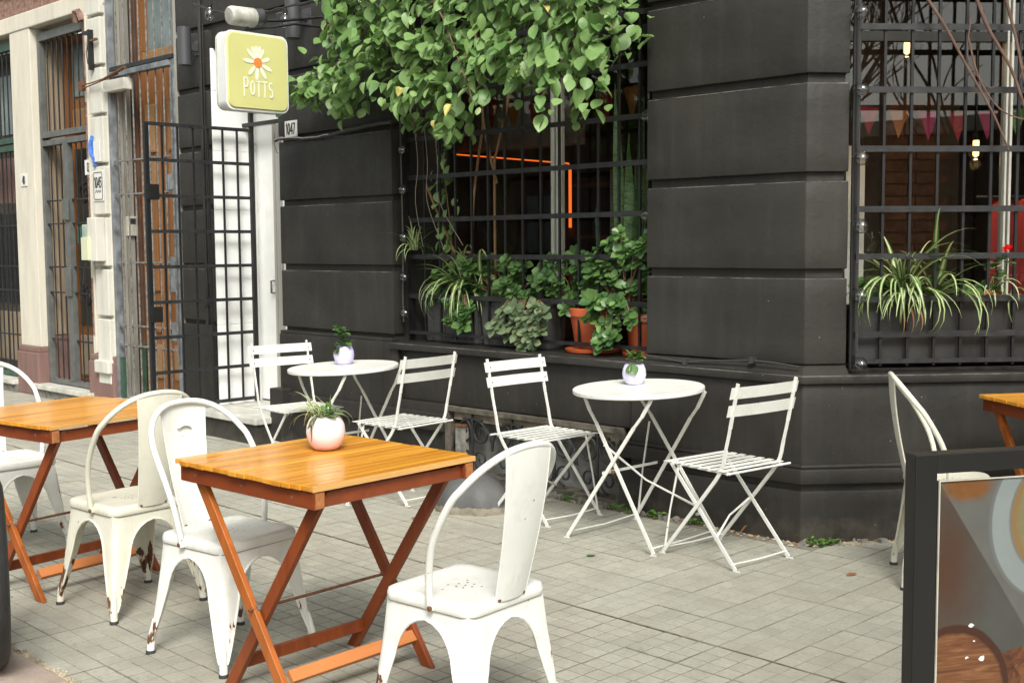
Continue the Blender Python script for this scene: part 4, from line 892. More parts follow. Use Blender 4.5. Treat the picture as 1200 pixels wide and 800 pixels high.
def seat_mesh():
    mb = MB(); n = 8; rings = []
    def ring(w_, r_, z): return [(x, y, z) for x, y in [(sx*(w_-r_)+r_*math.cos(R(a0+90*i/n)), sy*(w_-r_)+r_*math.sin(R(a0+90*i/n))) for sx, sy, a0 in ((1, 1, 0), (-1, 1, 90), (-1, -1, 180), (1, -1, 270)) for i in range(n+1)]]
    prof = [(.181, .045, .418), (.185, .048, .424), (.185, .048, .442), (.181, .046, .452), (.171, .042, .457), (.150, .04, .455), (.11, .035, .4515), (.05, .02, .450)]
    rs = [ring(*p) for p in prof]; m = len(rs[0]); vs = [p for r_ in rs for p in r_]; fs = []
    for i in range(len(rs)-1):
        for j in range(m): fs.append((i*m+j, i*m+(j+1) % m, (i+1)*m+(j+1) % m, (i+1)*m+j))
    fs.append(tuple((len(rs)-1)*m+j for j in range(m))); mb.add(vs, fs); return mb.mesh('seat', tolix_a, True)
SEAT = seat_mesh()
holes = MB()
for (a, b_) in ((0, 0), (.028, 0), (-.028, 0), (.014, .026), (-.014, .026), (.014, -.026), (-.014, -.026), (.045, .03), (-.05, -.02)): holes.disc((a, b_, .4512), .0036)
HOLES = holes.mesh('drain_holes', ink)
def hoop_pts():
    pts = [(-.030, .189, .425), (-.032, .196, .47), (-.045, .208, .56), (-.075, .218, .65)]
    for i in range(1, 14):
        a = math.pi*i/14; c_ = math.cos(a); pts.append((-.095-.165*math.sin(a)**.9, .222*math.copysign(abs(c_)**.85, c_), .70+.215*math.sin(a)**.85))
    pts += [(-.075, -.218, .65), (-.045, -.208, .56), (-.032, -.196, .47), (-.030, -.189, .425)]; return pts
def smooth_path(P, n=4):
    P = [Vector(p) for p in P]; out = []
    for i in range(len(P)-1):
        a, b_, c, d_ = P[max(i-1, 0)], P[i], P[i+1], P[min(i+2, len(P)-1)]
        for k in range(n):
            t = k/n; out.append(.5*((2*b_)+(-a+c)*t+(2*a-5*b_+4*c-d_)*t*t+(-a+3*b_-3*c+d_)*t*t*t))
    out.append(P[-1]); return out
HOOP = MB().tube(smooth_path(hoop_pts(), 4), .0115, 10).mesh('back_hoop', tolix_a, True)
def slat_mesh():
    mb = MB(); rows = []
    for i in range(13):
        t = i/12; z = .445+.462*t; x = -.180-.076*math.sin(t*1.45); w_ = .068+.034*t
        rows.append([(x-.010*(1-(y/w_)**2), y, z) for y in [w_*(-1+2*j/8) for j in range(9)]])
    vs = [p for r_ in rows for p in r_]; fs = [(i*9+j, i*9+j+1, (i+1)*9+j+1, (i+1)*9+j) for i in range(12) for j in range(8)]
    mb.add(vs, fs); mb.add([(x-.003, y, z) for x, y, z in vs], [tuple(reversed(f)) for f in fs])
    for j in (0, 8): mb.tube([(r_[j][0]-.001, r_[j][1], r_[j][2]) for r_ in rows], .0035, 6)
    for s_ in (-1, 1): mb.tube([(-.248+s_*.0035-.006, y, .815+.010*(1-(y/.03)**2)) for y in (-.03, -.022, -.01, 0, .01, .022, .03)], .0045, 6)
    return mb.mesh('backrest_slat', tolix_a, True)
SLAT = slat_mesh()
seam = [(x*1.004, y*1.004, .421) for x, y, z in [tuple(v.co) for v in SEAT.vertices][:36]]
SEAM = MB().tube(seam, .0016, 5, closed=True).mesh('rusty_seam', rust)
BOLT = MB().disc((0, 0, 0), .007, (0, -1, 0), 8).lathe([(.009, -.002), (.009, .003), (.004, .005)], 8).mesh('rivet', rust)
BR = MB().bar((-.15, 0, .395), (.15, 0, .395), .022, .003).bar((0, -.15, .398), (0, .15, .398), .022, .003).mesh('underseat_brace', tolix_a)
def metal_chair(label, x, y, yaw, cream_=False):
    t = thing('metal_chair', label, 'chair', (x, y, 0), R(yaw), 'white enamelled metal cafe chairs')
    m = tolix_b if cream_ else tolix_a; meshes = []
    def pm(n, me, **k):
        if cream_:
            if me.name+'_c' in CM: me = CM[me.name+'_c']
            else:
                k0 = me.name+'_c'; me = me.copy(); me.materials[0] = tolix_b if me.materials[0] == tolix_a else me.materials[0]; CM[k0] = me
        return part(n, me, t, **k)
    pm('seat', SEAT); pm('back_hoop', HOOP); pm('backrest_slat', SLAT); tag(part('drain_holes', HOLES, t), kind='stuff'); part('rusty_seam', SEAM, t); pm('underseat_brace', BR)
    for k in range(4):
        l = pm('leg', LEG[k]); c = [(1, 1), (-1, 1), (-1, -1), (1, -1)][k]; part('rubber_foot', footm, l, (c[0]*.211, c[1]*.211, 0))
    for s_ in (-1, 1): part('rivet', BOLT, t, (-.036, s_*.199, .432), (R(90*s_)*-1, 0, 0)); part('rivet', BOLT, t, (-.185, s_*.056, .452), (0, R(-60), 0), .8)
    return t
CM = {}
metal_chair('white metal chair in the foreground seen from behind at right of the near wooden table', -2.65, 2.465, 185)
metal_chair('cream metal chair with big rust patch pulled up to the left wooden table', -4.64, 2.38, 184, True)
metal_chair('white metal chair tucked in at the left side of the near wooden table', -3.81, 2.35, 7)
metal_chair('white metal chair cut off at the left edge beyond the left wooden table', -5.98, 2.42, 0)
metal_chair('cream metal chair with curved hoop back half hidden by the framed board', -2.285, 5.07, 33, True)

# folding wooden tables
def wooden_table(label, x, y, yaw, rail_side=1):
    t = thing('wooden_table', label, 'table', (x, y, 0), R(yaw), 'folding varnished wooden tables'); t.scale = (.893, .903, 1)
    n = 16; w_ = .84/n
    for k in range(n):
        x0 = -.42+k*w_; e = rnd.uniform(-.0055, .0055)
        MB().box(x0+.0013, x0+w_-.0013, -.405+e+(.012 if k in (0, n-1) else 0), .405+e-(.012 if k in (0, n-1) else 0), .758, .775+rnd.uniform(-.0008, .0008)).build('tabletop_slat', wood_top, t, bevel=.0028)
    ed = MB(); ed.box(-.427, -.4205, -.39, .39, .757, .7735); ed.build('edge_strip', wood_edge, t); MB().box(.4205, .428, -.39, .39, .757, .7735).build('edge_strip', wood_edge, t)
    for y0 in (-.385, .335):
        r_ = MB().box(-.40, .425, y0, y0+.045, .70, .756).build('rail', wood_rail, t, bevel=.004)
        MB().box(.4251, .4275, y0+.004, y0+.041, .704, .752).build('end_grain', end_grain, r_); MB().box(-.4025, -.4001, y0+.004, y0+.041, .704, .752).build('end_grain', end_grain, r_)
    for x0, y0, y1 in ((.375, -.338, .333), (-.33, -.338, .333)): MB().box(x0, x0+.03, y0, y1, .700, .745).build('cross_rail', wood_rail, t, bevel=.003)
    def leg(p, q, m): return MB().bar(p, q, .045, .024, up=(1, 0, 0), b=.003).build('leg', m, t)
    # each leg: 45 mm seen from the side, 24 mm thick
    for y0, y1 in ((-.340, -.312), (.318, .290)):
        leg2(t, (-.36, y0, .745), (.225, y0, .0), wood_leg2 if y0 < 0 else wood_leg); leg2(t, (.385, y1, .745), (-.205, y1, .0), wood_leg)
    MB().bar((.150, -.30, .100), (.150, .31, .100), .045, .022, up=(1, 0, 1)).build('stretcher', wood_str, t, bevel=.002)
    MB().bar((-.135, -.29, .095), (-.135, .28, .095), .022, .042).build('stretcher', wood_leg, t, bevel=.002)
    MB().tube([(.005, -.37, .31), (.005, .35, .31)], .0055, 8).build('rod', rust, t, smooth=True)
    MB().tube([(.005, -.338, .31), (.005, -.322, .31)], .012, 8).build('washer', galv, t)
    for x in (-.30, .0, .30): MB().disc((x, -.3856, .728), .0045, (0, -1, 0), 8).build('screw', galv, t)
    return t
def leg2(t, p, q, m):
    p, q = Vector(p), Vector(q); d_ = (q-p).normalized(); s_ = d_.cross(Vector((0, 1, 0))).normalized()*.0235; h = Vector((0, .012, 0))
    # horizontal cut at the ground
    vs = []
    for P_, fl in ((p, 0), (q, 1)):
        for a, b_ in ((-1, -1), (1, -1), (1, 1), (-1, 1)):
            v = P_+s_*a+h*b_
            k = (P_.z-v.z)/d_.z; v = v+d_*k
            vs.append(v)
    MB().add(vs, [(0, 1, 2, 3), (7, 6, 5, 4), (1, 0, 4, 5), (2, 1, 5, 6), (3, 2, 6, 7), (0, 3, 7, 4)]).build('leg', m, t, bevel=.0035)
wooden_table('square wooden folding table in the foreground with the pink flowerpot on it', -3.324, 2.437, 2.3)
wooden_table('square wooden folding table at the left behind the cream chair', -5.17, 2.385, 9)
wooden_table('wooden table at the right edge standing by the corner window', -1.868, 5.652, -35)

# round bistro tables
def flatbar(mb, pts, w_=.016, t_=.005, up=(0, 1, 0)):
    for a, b_ in zip(pts[:-1], pts[1:]): mb.bar(a, b_, t_, w_, up=Vector(up).cross((Vector(b_)-Vector(a)).normalized()) if True else up)
    return mb
def bistro_table(label, x, y, yaw, tilt=(0, 0)):
    t = thing('bistro_table', label, 'table', (x, y, 0), R(yaw), 'round white bistro tables')
    r_ = .335
    top = MB().lathe([(r_-.004, .752), (r_, .756), (r_, .771), (r_-.005, .7752), (r_-.012, .7745), (.02, .7738)], 64).build('tabletop', bistro_w, t, smooth=True)
    top.rotation_euler = (tilt[0], tilt[1], 0); top.location = (0, 0, 0)
    top.location.z = .003
    for sy in (-1, 1):
        yt, yb = sy*.215, sy*.27
        for sx in (-1, 1):
            y_ = .006*sx*sy
            a = Vector((sx*.225, yt+y_, .752)); b_ = Vector((-sx*.275, yb+y_, .008)); k = a.lerp(b_, .12)+Vector((-sx*-.008, 0, 0)); k2 = a.lerp(b_, .2)
            MB().bar(a, k, .006, .019, up=Vector((0, 1, 0)).cross((k-a).normalized())).bar(k, k2, .008, .014, up=Vector((0, 1, 0)).cross((k2-k).normalized())).bar(k2, b_, .006, .019, up=Vector((0, 1, 0)).cross((b_-k2).normalized())).box(b_.x-.02, b_.x+.014, b_.y-.004, b_.y+.004, 0, .006).build('leg', bistro_w, t)
    for sx in (-1, 1): MB().tube([(sx*.262, -.266, .035), (sx*.256, 0, .028), (sx*.262, .266, .035)], .0042, 6).build('foot_rod', bistro_w, t, smooth=True)
    MB().tube([(-.06, -.235, .50), (.02, .0, .30), (.13, .27, .14)], [.007, .005, .007], 6).build('brace', bistro_w, t)
    MB().bar((-.06, -.25, .36), (-.11, .26, .34), .005, .014).build('brace', bistro_w, t)
    MB().tube([(-.14, .23, .56), (-.20, .25, .30), (-.24, .262, .05)], [.006, .005, .006], 6).build('brace', bistro_w, t)
    MB().tube([(0, -.245, .372), (0, -.232, .372)], .009, 8).build('pivot', rust, t)
    return t
bistro_table('round white bistro table at centre right with lavender pot on it', -3.757, 4.745, 0, (R(1.7), R(-1.0)))
bistro_table('round white bistro table farther left with purplish pot on it', -5.765, 4.41, 4, (R(1.7), R(-1.4)))
# bistro chairs: local +x is the front
def bistro_chair():
    t = thing('bistro_chair', 'x', 'chair', (0, 0, 0), 0, 'slatted white folding bistro chairs')
    for sy in (-1, 1):
        y = sy*.205
        pts = [(.225, y, .006), (-.115, y, .41), (-.155, y, .475), (-.175, y, .56), (-.20, y, .66), (-.245, y, .87)]
        P = smooth_path(pts[1:], 3); P = [Vector(pts[0])]+P; mb = MB()
        for i, (a, b_) in enumerate(zip(P[:-1], P[1:])):
            tw = .5 if 7 <= i <= 9 else 0
            mb.bar(a, b_, .006 if not tw else .010, .018 if not tw else .012, up=Vector((0, 1, 0)).cross((b_-a).normalized()))
        mb.box(.208, .245, y-.004, y+.004, 0, .006); mb.build('back_upright', bistro_w, t)
        y2 = sy*.190
        MB().bar((.185, y2, .452), (-.225, y2, .006), .006, .018, up=Vector((0, 1, 0)).cross(Vector((-.41, 0, -.446)).normalized())).box(-.25, -.212, y2-.004, y2+.004, 0, .006).build('rear_leg', bistro_w, t)
        MB().bar((.205, sy*.185, .452), (-.185, sy*.185, .447), .006, .014).build('seat_rail', bistro_w, t)
        MB().tube([(-.0, sy*.21, .232), (0, sy*.196, .232)], .008, 8).build('pivot', galv, t)
    for k in range(7):
        x = .195-.058*k
        MB().box(x-.0165, x+.0165, -.215, .215, .4555, .4595).build('seat_slat', bistro_w, t, bevel=.0015)
    MB().tube([(-.20, -.225, .452), (-.20, .225, .452)], .0055, 8).build('rear_rod', bistro_w, t, smooth=True)
    for z, x in ((.825, -.239), (.742, -.222)):
        mb = MB(); vs = []
        n = 10
        for zz in (-.027, .027):
            for tt in (0, .004):
                for i in range(n+1): yy = -.235+.47*i/n; vs.append((x-.014*(1-(yy/.235)**2)+.008+tt-zz*.25, yy, z+zz))
        m_ = n+1
        fs = [(i, i+1, m_*2+i+1, m_*2+i) for i in range(n)]+[(m_+i+1, m_+i, m_*3+i, m_*3+i+1) for i in range(n)]+[(m_*2+i, m_*2+i+1, m_*3+i+1, m_*3+i) for i in range(n)]+[(i+1, i, m_+i, m_+i+1) for i in range(n)]
        fs += [(0, m_*2, m_*3, m_), (n, m_+n, m_*3+n, m_*2+n)]
        mb.add(vs, fs).build('back_slat', bistro_w, t)
        for yy in (-.205, .205): MB().disc((x+.006+.0175, yy, z), .005, (1, 0, 0), 8).build('rivet', galv, t)
    for x, z in ((.205, .035), (-.205, .03)): MB().tube([(x, -.2, z), (x+.004, 0, z-.006), (x, .2, z)], .004, 6).build('foot_rod', bistro_w, t, smooth=True)
    MB().tube([(.02, -.19, .25), (-.02, 0, .20), (-.10, .19, .125)], [.007, .0045, .007], 6).build('brace', bistro_w, t)
    MB().tube([(.14, .185, .44), (.19, .19, .22), (.215, .20, .03)], [.006, .0045, .006], 6).build('brace', bistro_w, t)
    return t
proto = bistro_chair(); bl = [((-3.24, 4.735), 173, 'white folding chair on the right of the centre bistro table'),
    ((-4.48, 4.78), -2, 'white folding chair left of the centre bistro table, in front of the ironwork vent'),
    ((-5.44, 4.56), 184, 'white folding chair between the far bistro table and the vent'),
    ((-6.42, 4.50), -6, 'white folding chair farthest left beside the door step')]
for i, ((x, y), a, lb) in enumerate(bl):
    o = proto if i == 0 else copy_tree(proto); o.location = (x, y, 0); o.rotation_euler = (0, 0, R(a)); o['label'] = lb

# ================================================================== PLANTS
def leaf_mesh(name, l, w_, mat, fold=.12, curl=.15, tip=.25, n=5):
    mb = MB(); vs = []; 
    for i in range(n+1):
        t = i/n; ww = w_*math.sin(math.pi*min(1, t*.86+.07))**(.75)*(1 if t < .7 else 1-(t-.7)*tip*2.2)
        if i == 0: ww = w_*.18
        if i == n: ww = 0.002
        zc = -curl*l*t*t; vs += [(l*t, -ww, zc+fold*ww), (l*t, 0, zc), (l*t, ww, zc+fold*ww)]
    fs = []
    for i in range(n): a = i*3; fs += [(a, a+3, a+4, a+1), (a+1, a+4, a+5, a+2)]
    return mb.add(vs, fs).mesh(name, mat, True)
VL = [leaf_mesh('leaf', .075, .031, vine_leaf, .35, c, .3) for c in (.1, .3, -.08)]+[leaf_mesh('leaf', .088, .038, vine_leaf, .2, .2, .4), leaf_mesh('leaf', .080, .027, vine_leaf, .9, .35, .45), leaf_mesh('leaf', .070, .034, vine_leaf, -.25, .5, .2)]
JL = [leaf_mesh('leaf', .056, .024, jade_leaf, .25, c, .05, 4) for c in (-.1, .15)]
GLf = [leaf_mesh('leaf', .046, .019, grey_leaf, .25, .1, .05, 4)]
def blade_pts(az, el, ln, droop, n=9):
    p = Vector((0, 0, 0)); e = el; out = [p.copy()]
    for i in range(n):
        d_ = Vector((math.cos(az)*math.cos(e), math.sin(az)*math.cos(e), math.sin(e))); p = p+d_*ln/n; e -= droop/n*(1+.7*i/n); out.append(p.copy())
    return out
def blade_mesh(az, el, ln, droop, w_, mats):
    P = blade_pts(az, el, ln, droop); s_ = Vector((-math.sin(az), math.cos(az), 0)); mb = MB(); vs = []; n = len(P)
    for i, p in enumerate(P):
        t = i/(n-1); ww = w_*(.6+.4*math.sin(math.pi*min(t*1.5, 1)))*(1-t**3)+.0006
        for a in (-1, -.38, .38, 1): vs.append(p+s_*a*ww+Vector((0, 0, .35*ww*abs(a))))
    for mi, j in ((0, 0), (1, 1), (0, 2)): mb.add([v for i in range(n) for v in (vs[i*4+j], vs[i*4+j+1])], [(i*2, i*2+1, i*2+3, i*2+2) for i in range(n-1)], mi)
    return mb.mesh('blade', mats, True)
BL = [blade_mesh(0, e, l, d_, w_, [spider_g, spider_w]) for e, l, d_, w_ in ((1.25, .34, 2.1, .0125), (1.0, .42, 2.5, .013), (.7, .34, 2.1, .012), (1.35, .32, 1.2, .012), (.9, .50, 3.0, .014), (.4, .30, 1.6, .011), (1.35, .50, 1.5, .012), (1.15, .52, 1.1, .011))]
BLR = [blade_mesh(0, e, l, d_, w_, [spider_w, spider_g]) for e, l, d_, w_ in ((1.3, .28, 1.9, .0125), (1.05, .34, 2.3, .013), (.75, .28, 1.8, .012), (1.45, .26, 1.2, .011))]
def spider(t, c, n, s_, rev=False, az=None, r=rnd):
    src = BLR if rev else BL
    for k in range(n):
        a = r.uniform(0, 6.283) if az is None else az+r.uniform(-1.1, 1.1); part('blade', r.choice(src), t, (c[0]+r.uniform(-.02, .02), c[1]+r.uniform(-.02, .02), c[2]), (r.uniform(-.2, .2), r.uniform(-.2, .2), a), s_*r.uniform(.7, 1.15))
def rosette(t, c, n, s_, meshes, r=rnd, up=.5, tilt=0.0):
    T = Euler((tilt+r.uniform(-.25, .25) if tilt else 0, r.uniform(-.3, .3) if tilt else 0, 0)).to_matrix()
    for k in range(n):
        a = k*2.4+r.uniform(-.3, .3); e = up*(k/n)*1.9-.1
        rot = (T @ Euler((0, -e+r.uniform(-.2, .2), a)).to_matrix()).to_euler()
        off = T @ Vector((.006*math.cos(a), .006*math.sin(a), .012*k/n))
        part('leaf', r.choice(meshes), t, (c[0]+off.x, c[1]+off.y, c[2]+off.z), rot, s_*r.uniform(.7, 1.1)*(1-.3*k/n))
def bushy(name, label, cat, loc, clumps, meshes, per=8, s_=1.0, group=None, stems=True, hang=None):
    t = thing(name, label, cat, loc, group=group); st = MB()
    for c in clumps:
        c = Vector(c); rosette(t, c, per+rnd.randrange(-1, 3), s_*rnd.uniform(.7, 1.2), meshes, tilt=.75+.35*rnd.random())
        mid = Vector((c.x*.5+rnd.uniform(-.02, .02), c.y*.5, max(c.z, 0)*.5+.02)) if hang is None else Vector((c.x*.7, c.y*.6, .06))
        st.tube([(c.x*.2, c.y*.2, 0), mid, c], [.005, .004, .003], 5)
        for q in range(2):
            m = mid.lerp(c, .5+.3*q); rosette(t, m, 3, s_*.8, meshes, tilt=.9)
    st.build('stem', stem_m, t); return t
def pot_on_table(name, label, loc, prof, mat, cat='potted plant'):
    t = thing(name, label, cat, loc); MB().lathe(prof, 28).build('pot', mat, t, smooth=True)
    zt = prof[-1][1]; MB().lathe([(prof[-1][0]-.003, zt-.02), (prof[-1][0]-.003, zt-.014)], 20).build('soil', soil, t); return t
t = pot_on_table('potted_plant', 'round pink pot with striped spider plant on the near wooden table', (-3.445, 2.53, .777), [(.030, 0), (.042, .002), (.056, .016), (.067, .042), (.070, .062), (.067, .088), (.058, .108), (.052, .116), (.050, .116), (.050, .100)][:8], pinkpot)
rr = random.Random(3)
MB().lathe([(.0005, .1155), (.0500, .1155)], 24).build('soil_surface', soil, t)
spider(t, (-.012, 0, .108), 16, .42, True, None, rr); spider(t, (-.02, -.01, .105), 14, .52, True, math.pi*1.15, rr)
for c, s_ in (((.030, -.02, .125), .8), ((.02, .015, .135), .7), ((-.03, -.01, .12), .5)): rosette(t, Vector(c), 5, s_, JL, rr)
part('leaf', JL[0], t, (.018, -.052, .118), (R(60), R(35), R(-70)), 1.05); MB().tube([(.015, -.05, .118), (.015, -.075, .10), (.014, -.072, .06), (.010, -.070, .035)], [.003, .003, .002, .001], 5).build('stem', spider_g, t)
MB().tube([(.022, .0, .11), (.03, 0, .16), (.032, 0, .20)], [.005, .004, .0005], 6).build('shoot', spider_g, t)
lavprof = [(.030, 0), (.042, .002), (.056, .025), (.062, .05), (.059, .078), (.050, .10), (.047, .104)]
t = pot_on_table('potted_plant', 'white lavender pot with pale succulent on the centre bistro table', (-3.86, 4.80, .779), lavprof, lav); MB().lathe([(.0005, .103), (.0465, .103)], 20).build('soil_surface', soil, t)
for k in range(6): rosette(t, Vector((rr.uniform(-.025, .03), rr.uniform(-.03, .02), .11+rr.uniform(0, .045))), 6, .75, JL, rr)
part('leaf', JL[0], t, (.012, -.045, .11), (R(40), R(60), R(-60)), 1.1); part('leaf', JL[1], t, (.025, -.04, .105), (R(20), R(50), R(-40)), 1.1)
t = pot_on_table('potted_plant', 'lilac pot with taller dark succulent on the far bistro table', (-5.865, 4.455, .779), [(a*1.03, b_*1.05) for a, b_ in lavprof], simple('lilac_glaze', (.58, .53, .80), .3)); MB().lathe([(.0005, .108), (.048, .108)], 20).build('soil_surface', soil, t)
for k in range(9): rosette(t, Vector((rr.uniform(-.055, .05), rr.uniform(-.04, .03), .115+rr.uniform(0, .10))), 6, .85, JL, rr)
for k in range(4): part('leaf', GLf[0], t, (rr.uniform(-.03, .03), -.05, .11), (R(30), R(60), R(-90+rr.uniform(-30, 30))), 1.1)

# window sill planters
def planter(label, x0, x1, y0, y1, z0, z1, taper=.02):
    t = thing('window_planter', label, 'planter', ((x0+x1)/2, (y0+y1)/2, z0), group='grey plastic troughs on the sill'); w_, d_, h = (x1-x0)/2, (y1-y0)/2, z1-z0
    mb = MB(); a, b_ = (w_-taper, d_-taper), (w_, d_)
    mb.add([(sx*q[0], sy*q[1], z) for q, z in ((a, 0), (b_, h)) for sx, sy in ((-1, -1), (1, -1), (1, 1), (-1, 1))], [(3, 2, 1, 0), (0, 1, 5, 4), (1, 2, 6, 5), (2, 3, 7, 6), (3, 0, 4, 7)])
    mb.build('trough', grey_plastic, t, bevel=.004); MB().box(-w_-.008, w_+.008, -d_-.008, d_+.008, h-.025, h+.0).build('rim', grey_plastic, t, bevel=.004); MB().box(-w_+.01, w_-.01, -d_+.01, d_-.01, h-.0, h+.004).build('soil', soil, t)
    for k in range(4): MB().box(-w_+.1+k*(2*w_-.2)/3-.006, -w_+.1+k*(2*w_-.2)/3+.006, -d_+.004, -d_+.02, .02, h-.03).build('rib', grey_plastic, t)
    return t
planter('grey plastic trough at the left end of the plant window sill', -6.20, -5.66, 5.39, 5.58, .85, 1.15)
planter('grey plastic trough right of the first one, behind trailing leaves', -5.63, -5.02, 5.39, 5.58, .85, 1.14)
def clay(label, x, y, r_, h, z=.848):
    t = thing('terracotta_pot', label, 'flowerpot', (x, y, z), group='terracotta pots on the plant window sill')
    MB().lathe([(r_*1.02, 0), (r_*1.14, .004), (r_*1.18, .022), (r_*1.12, .024)], 28).build('saucer', terracotta, t, smooth=True)
    MB().lathe([(r_*.72, .012), (r_*.95, h*.8), (r_*.96, h*.82), (r_*1.04, h*.82), (r_*1.06, h-.004), (r_*1.03, h), (r_*.93, h), (r_*.90, h-.03)], 28).build('pot', terracotta, t, smooth=True)
    MB().lathe([(.001, h-.025), (r_*.9, h-.025)], 20).build('soil', soil, t); return t
clay('big terracotta pot on a saucer at the middle right of the sill', -4.74, 5.50, .150, .27)
clay('terracotta pot at the right end of the sill against the wall', -4.32, 5.49, .125, .25)
clay('terracotta pot behind, raised above the right end pot', -4.45, 5.60, .10, .40)
rp_ = random.Random(11)
def clumps(n, sx, sy, z0, z1, r=rp_): return [(r.uniform(-sx, sx), r.uniform(-sy, sy), r.uniform(z0, z1)) for _ in range(n)]
bushy('jade_plant', 'leafy green plant in the left trough beneath the spider plant', 'plant', (-5.90, 5.45, 1.15), clumps(20, .27, .10, .0, .20), JL, 8, 1.25)
bushy('jade_plant', 'leafy green plant at mid window between the spider plant and clay pots', 'plant', (-5.42, 5.44, 1.14), clumps(34, .32, .12, .0, .27), JL, 8, 1.25)
bushy('trailing_plant', 'grey green trailing plant spilling over the sill at mid window', 'plant', (-5.14, 5.37, 1.10), [(q[0], -.05-rp_.uniform(0, .07), q[1]) for q in ((-.17, -.02), (-.20, -.11), (-.14, -.17), (-.08, -.10), (-.05, -.01), (.02, -.07), (-.02, -.17), (.05, -.22), (.0, -.27), (.08, -.15), (.14, -.05), (.17, -.13), (.12, -.19), (.20, -.02), (.10, .02), (.07, -.29))], GLf, 7, 1.6, hang=1)
bushy('trailing_plant', 'bright green sprig hanging low from the left trough', 'plant', (-5.74, 5.36, 1.12), [(rp_.uniform(-.06, .10), -.05-rp_.uniform(0, .05), rp_.uniform(-.24, .0)) for _ in range(8)], JL, 7, 1.35, hang=1)
bushy('jade_plant', 'bushy bright plant filling the big terracotta pot', 'plant', (-4.82, 5.46, 1.10), clumps(34, .26, .12, .0, .34), JL, 8, 1.3)
bushy('jade_plant', 'bushy plant climbing high at the right side of the plant window', 'plant', (-4.44, 5.42, 1.08), clumps(32, .24, .10, .0, .50), JL, 8, 1.3)
bushy('trailing_plant', 'bright leafy plant trailing over the right terracotta pot', 'plant', (-4.42, 5.34, 1.10), [(rp_.uniform(-.18, .14), -.03-rp_.uniform(0, .06), rp_.uniform(-.20, .10)) for _ in range(15)], JL, 8, 1.35, hang=1)
def spider_plant(label, loc, n, s_=1.0, az=None): t = thing('spider_plant', label, 'plant', loc, group='spider plants in the windows'); spider(t, (0, 0, 0), n, s_, False, az, rp_); return t
spider_plant('spider plant with arching striped leaves in the left trough', (-5.84, 5.44, 1.18), 38, 1.15, -1.4)
spider_plant('small tufted spider plant offset poking left through the bars', (-6.20, 5.32, 1.47), 34, .60)
spider_plant('spider plant tips hanging over the trough front', (-5.62, 5.40, 1.22), 9, 1.1, -1.5)
t = thing('snake_plant', 'tall mottled snake plant at the right of the plant window', 'plant', (-4.42, 5.52, 1.1))
for k, (x, h, ln) in enumerate(((-.13, 1.35, -.03), (-.05, 1.05, .0), (.0, 1.25, .06), (.08, 1.45, .10), (.12, .9, .02), (-.20, .55, -.12), (-.28, .62, -.02), (-.24, .45, .04))):
    mb = MB(); vs = []; n = 9
    for i in range(n+1):
        q = i/n; ww = .030*(.75+.5*math.sin(math.pi*min(1, q*1.1)))*(1-q**5)+.001; tw = q*1.2+k
        cx_, cy_ = x+ln*q+.01*math.sin(q*4+k), -.02*k/8; vs += [(cx_-ww*math.cos(tw*.4), cy_-ww*math.sin(tw*.4), h*q), (cx_, cy_+.012, h*q), (cx_+ww*math.cos(tw*.4), cy_+ww*math.sin(tw*.4), h*q)]
    mb.add(vs, [f for i in range(n) for f in ((i*3, i*3+1, i*3+4, i*3+3), (i*3+1, i*3+2, i*3+5, i*3+4))]).build('blade', snake_m, t, smooth=True)
# stems of the climber inside the window and its hanging strand of leaves
t = thing('climbing_plant', 'bare brown climber stems rising behind the grille to the leaves', 'plant stems', (-5.55, 5.46, 1.1))
for pts in ([(0, 0, 0), (0, 0, .9), (.02, 0, 1.0), (.16, -.02, 1.4), (.25, -.1, 2.0)], [(.02, .0, .8), (-.10, 0, 1.2), (-.12, -.05, 1.8)], [(-.25, .02, .15), (-.20, 0, .7), (-.1, 0, 1.2)], [(-.30, -.02, .25), (-.46, -.05, .55), (-.62, -.05, .82)], [(.0, 0, .1), (-.2, -.02, .35), (-.45, -.03, .30)]):
    MB().tube(smooth_path(pts, 4), .009, 6).build('stem', simple('tan_stem', (.25, .15, .07), .8, var=.3) if 'tan_stem' not in MATS else MATS['tan_stem'], t, smooth=True)
t = thing('vine_strand', 'strand of round vine leaves hanging behind the grille at left', 'vine', (-6.04, 5.42, 2.35))
MB().tube(smooth_path([(0, -.05, .1), (.03, 0, -.3), (.10, 0, -.7), (.12, 0, -.95)], 5), .005, 5).build('stem', stem_m, t)
for k in range(46): z = -.95*k/46+.05; part('leaf', rp_.choice(VL), t, (.02+.1*k/46+rp_.uniform(-.09, .09), rp_.uniform(-.05, .04), z), (rp_.uniform(-.5, .5), rp_.uniform(.4, 1.3), rp_.uniform(-2.4, -.7)), rp_.uniform(.7, 1.1))
t = thing('dry_tendrils', 'thin dry tendrils dangling at the upper left corner of the window', 'tendrils', (-6.2, 5.34, 2.3))
for k in range(3): MB().tube(smooth_path([(k*.1, 0, 0), (k*.1+.03, 0, -.25), (k*.1+.02*k, 0, -.5), (k*.1+.05+.1*k, .02, -.8)], 4), .0022, 5).build('tendril', simple('dry_tendril', (.30, .26, .20), .9) if 'dry_tendril' not in MATS else MATS['dry_tendril'], t)

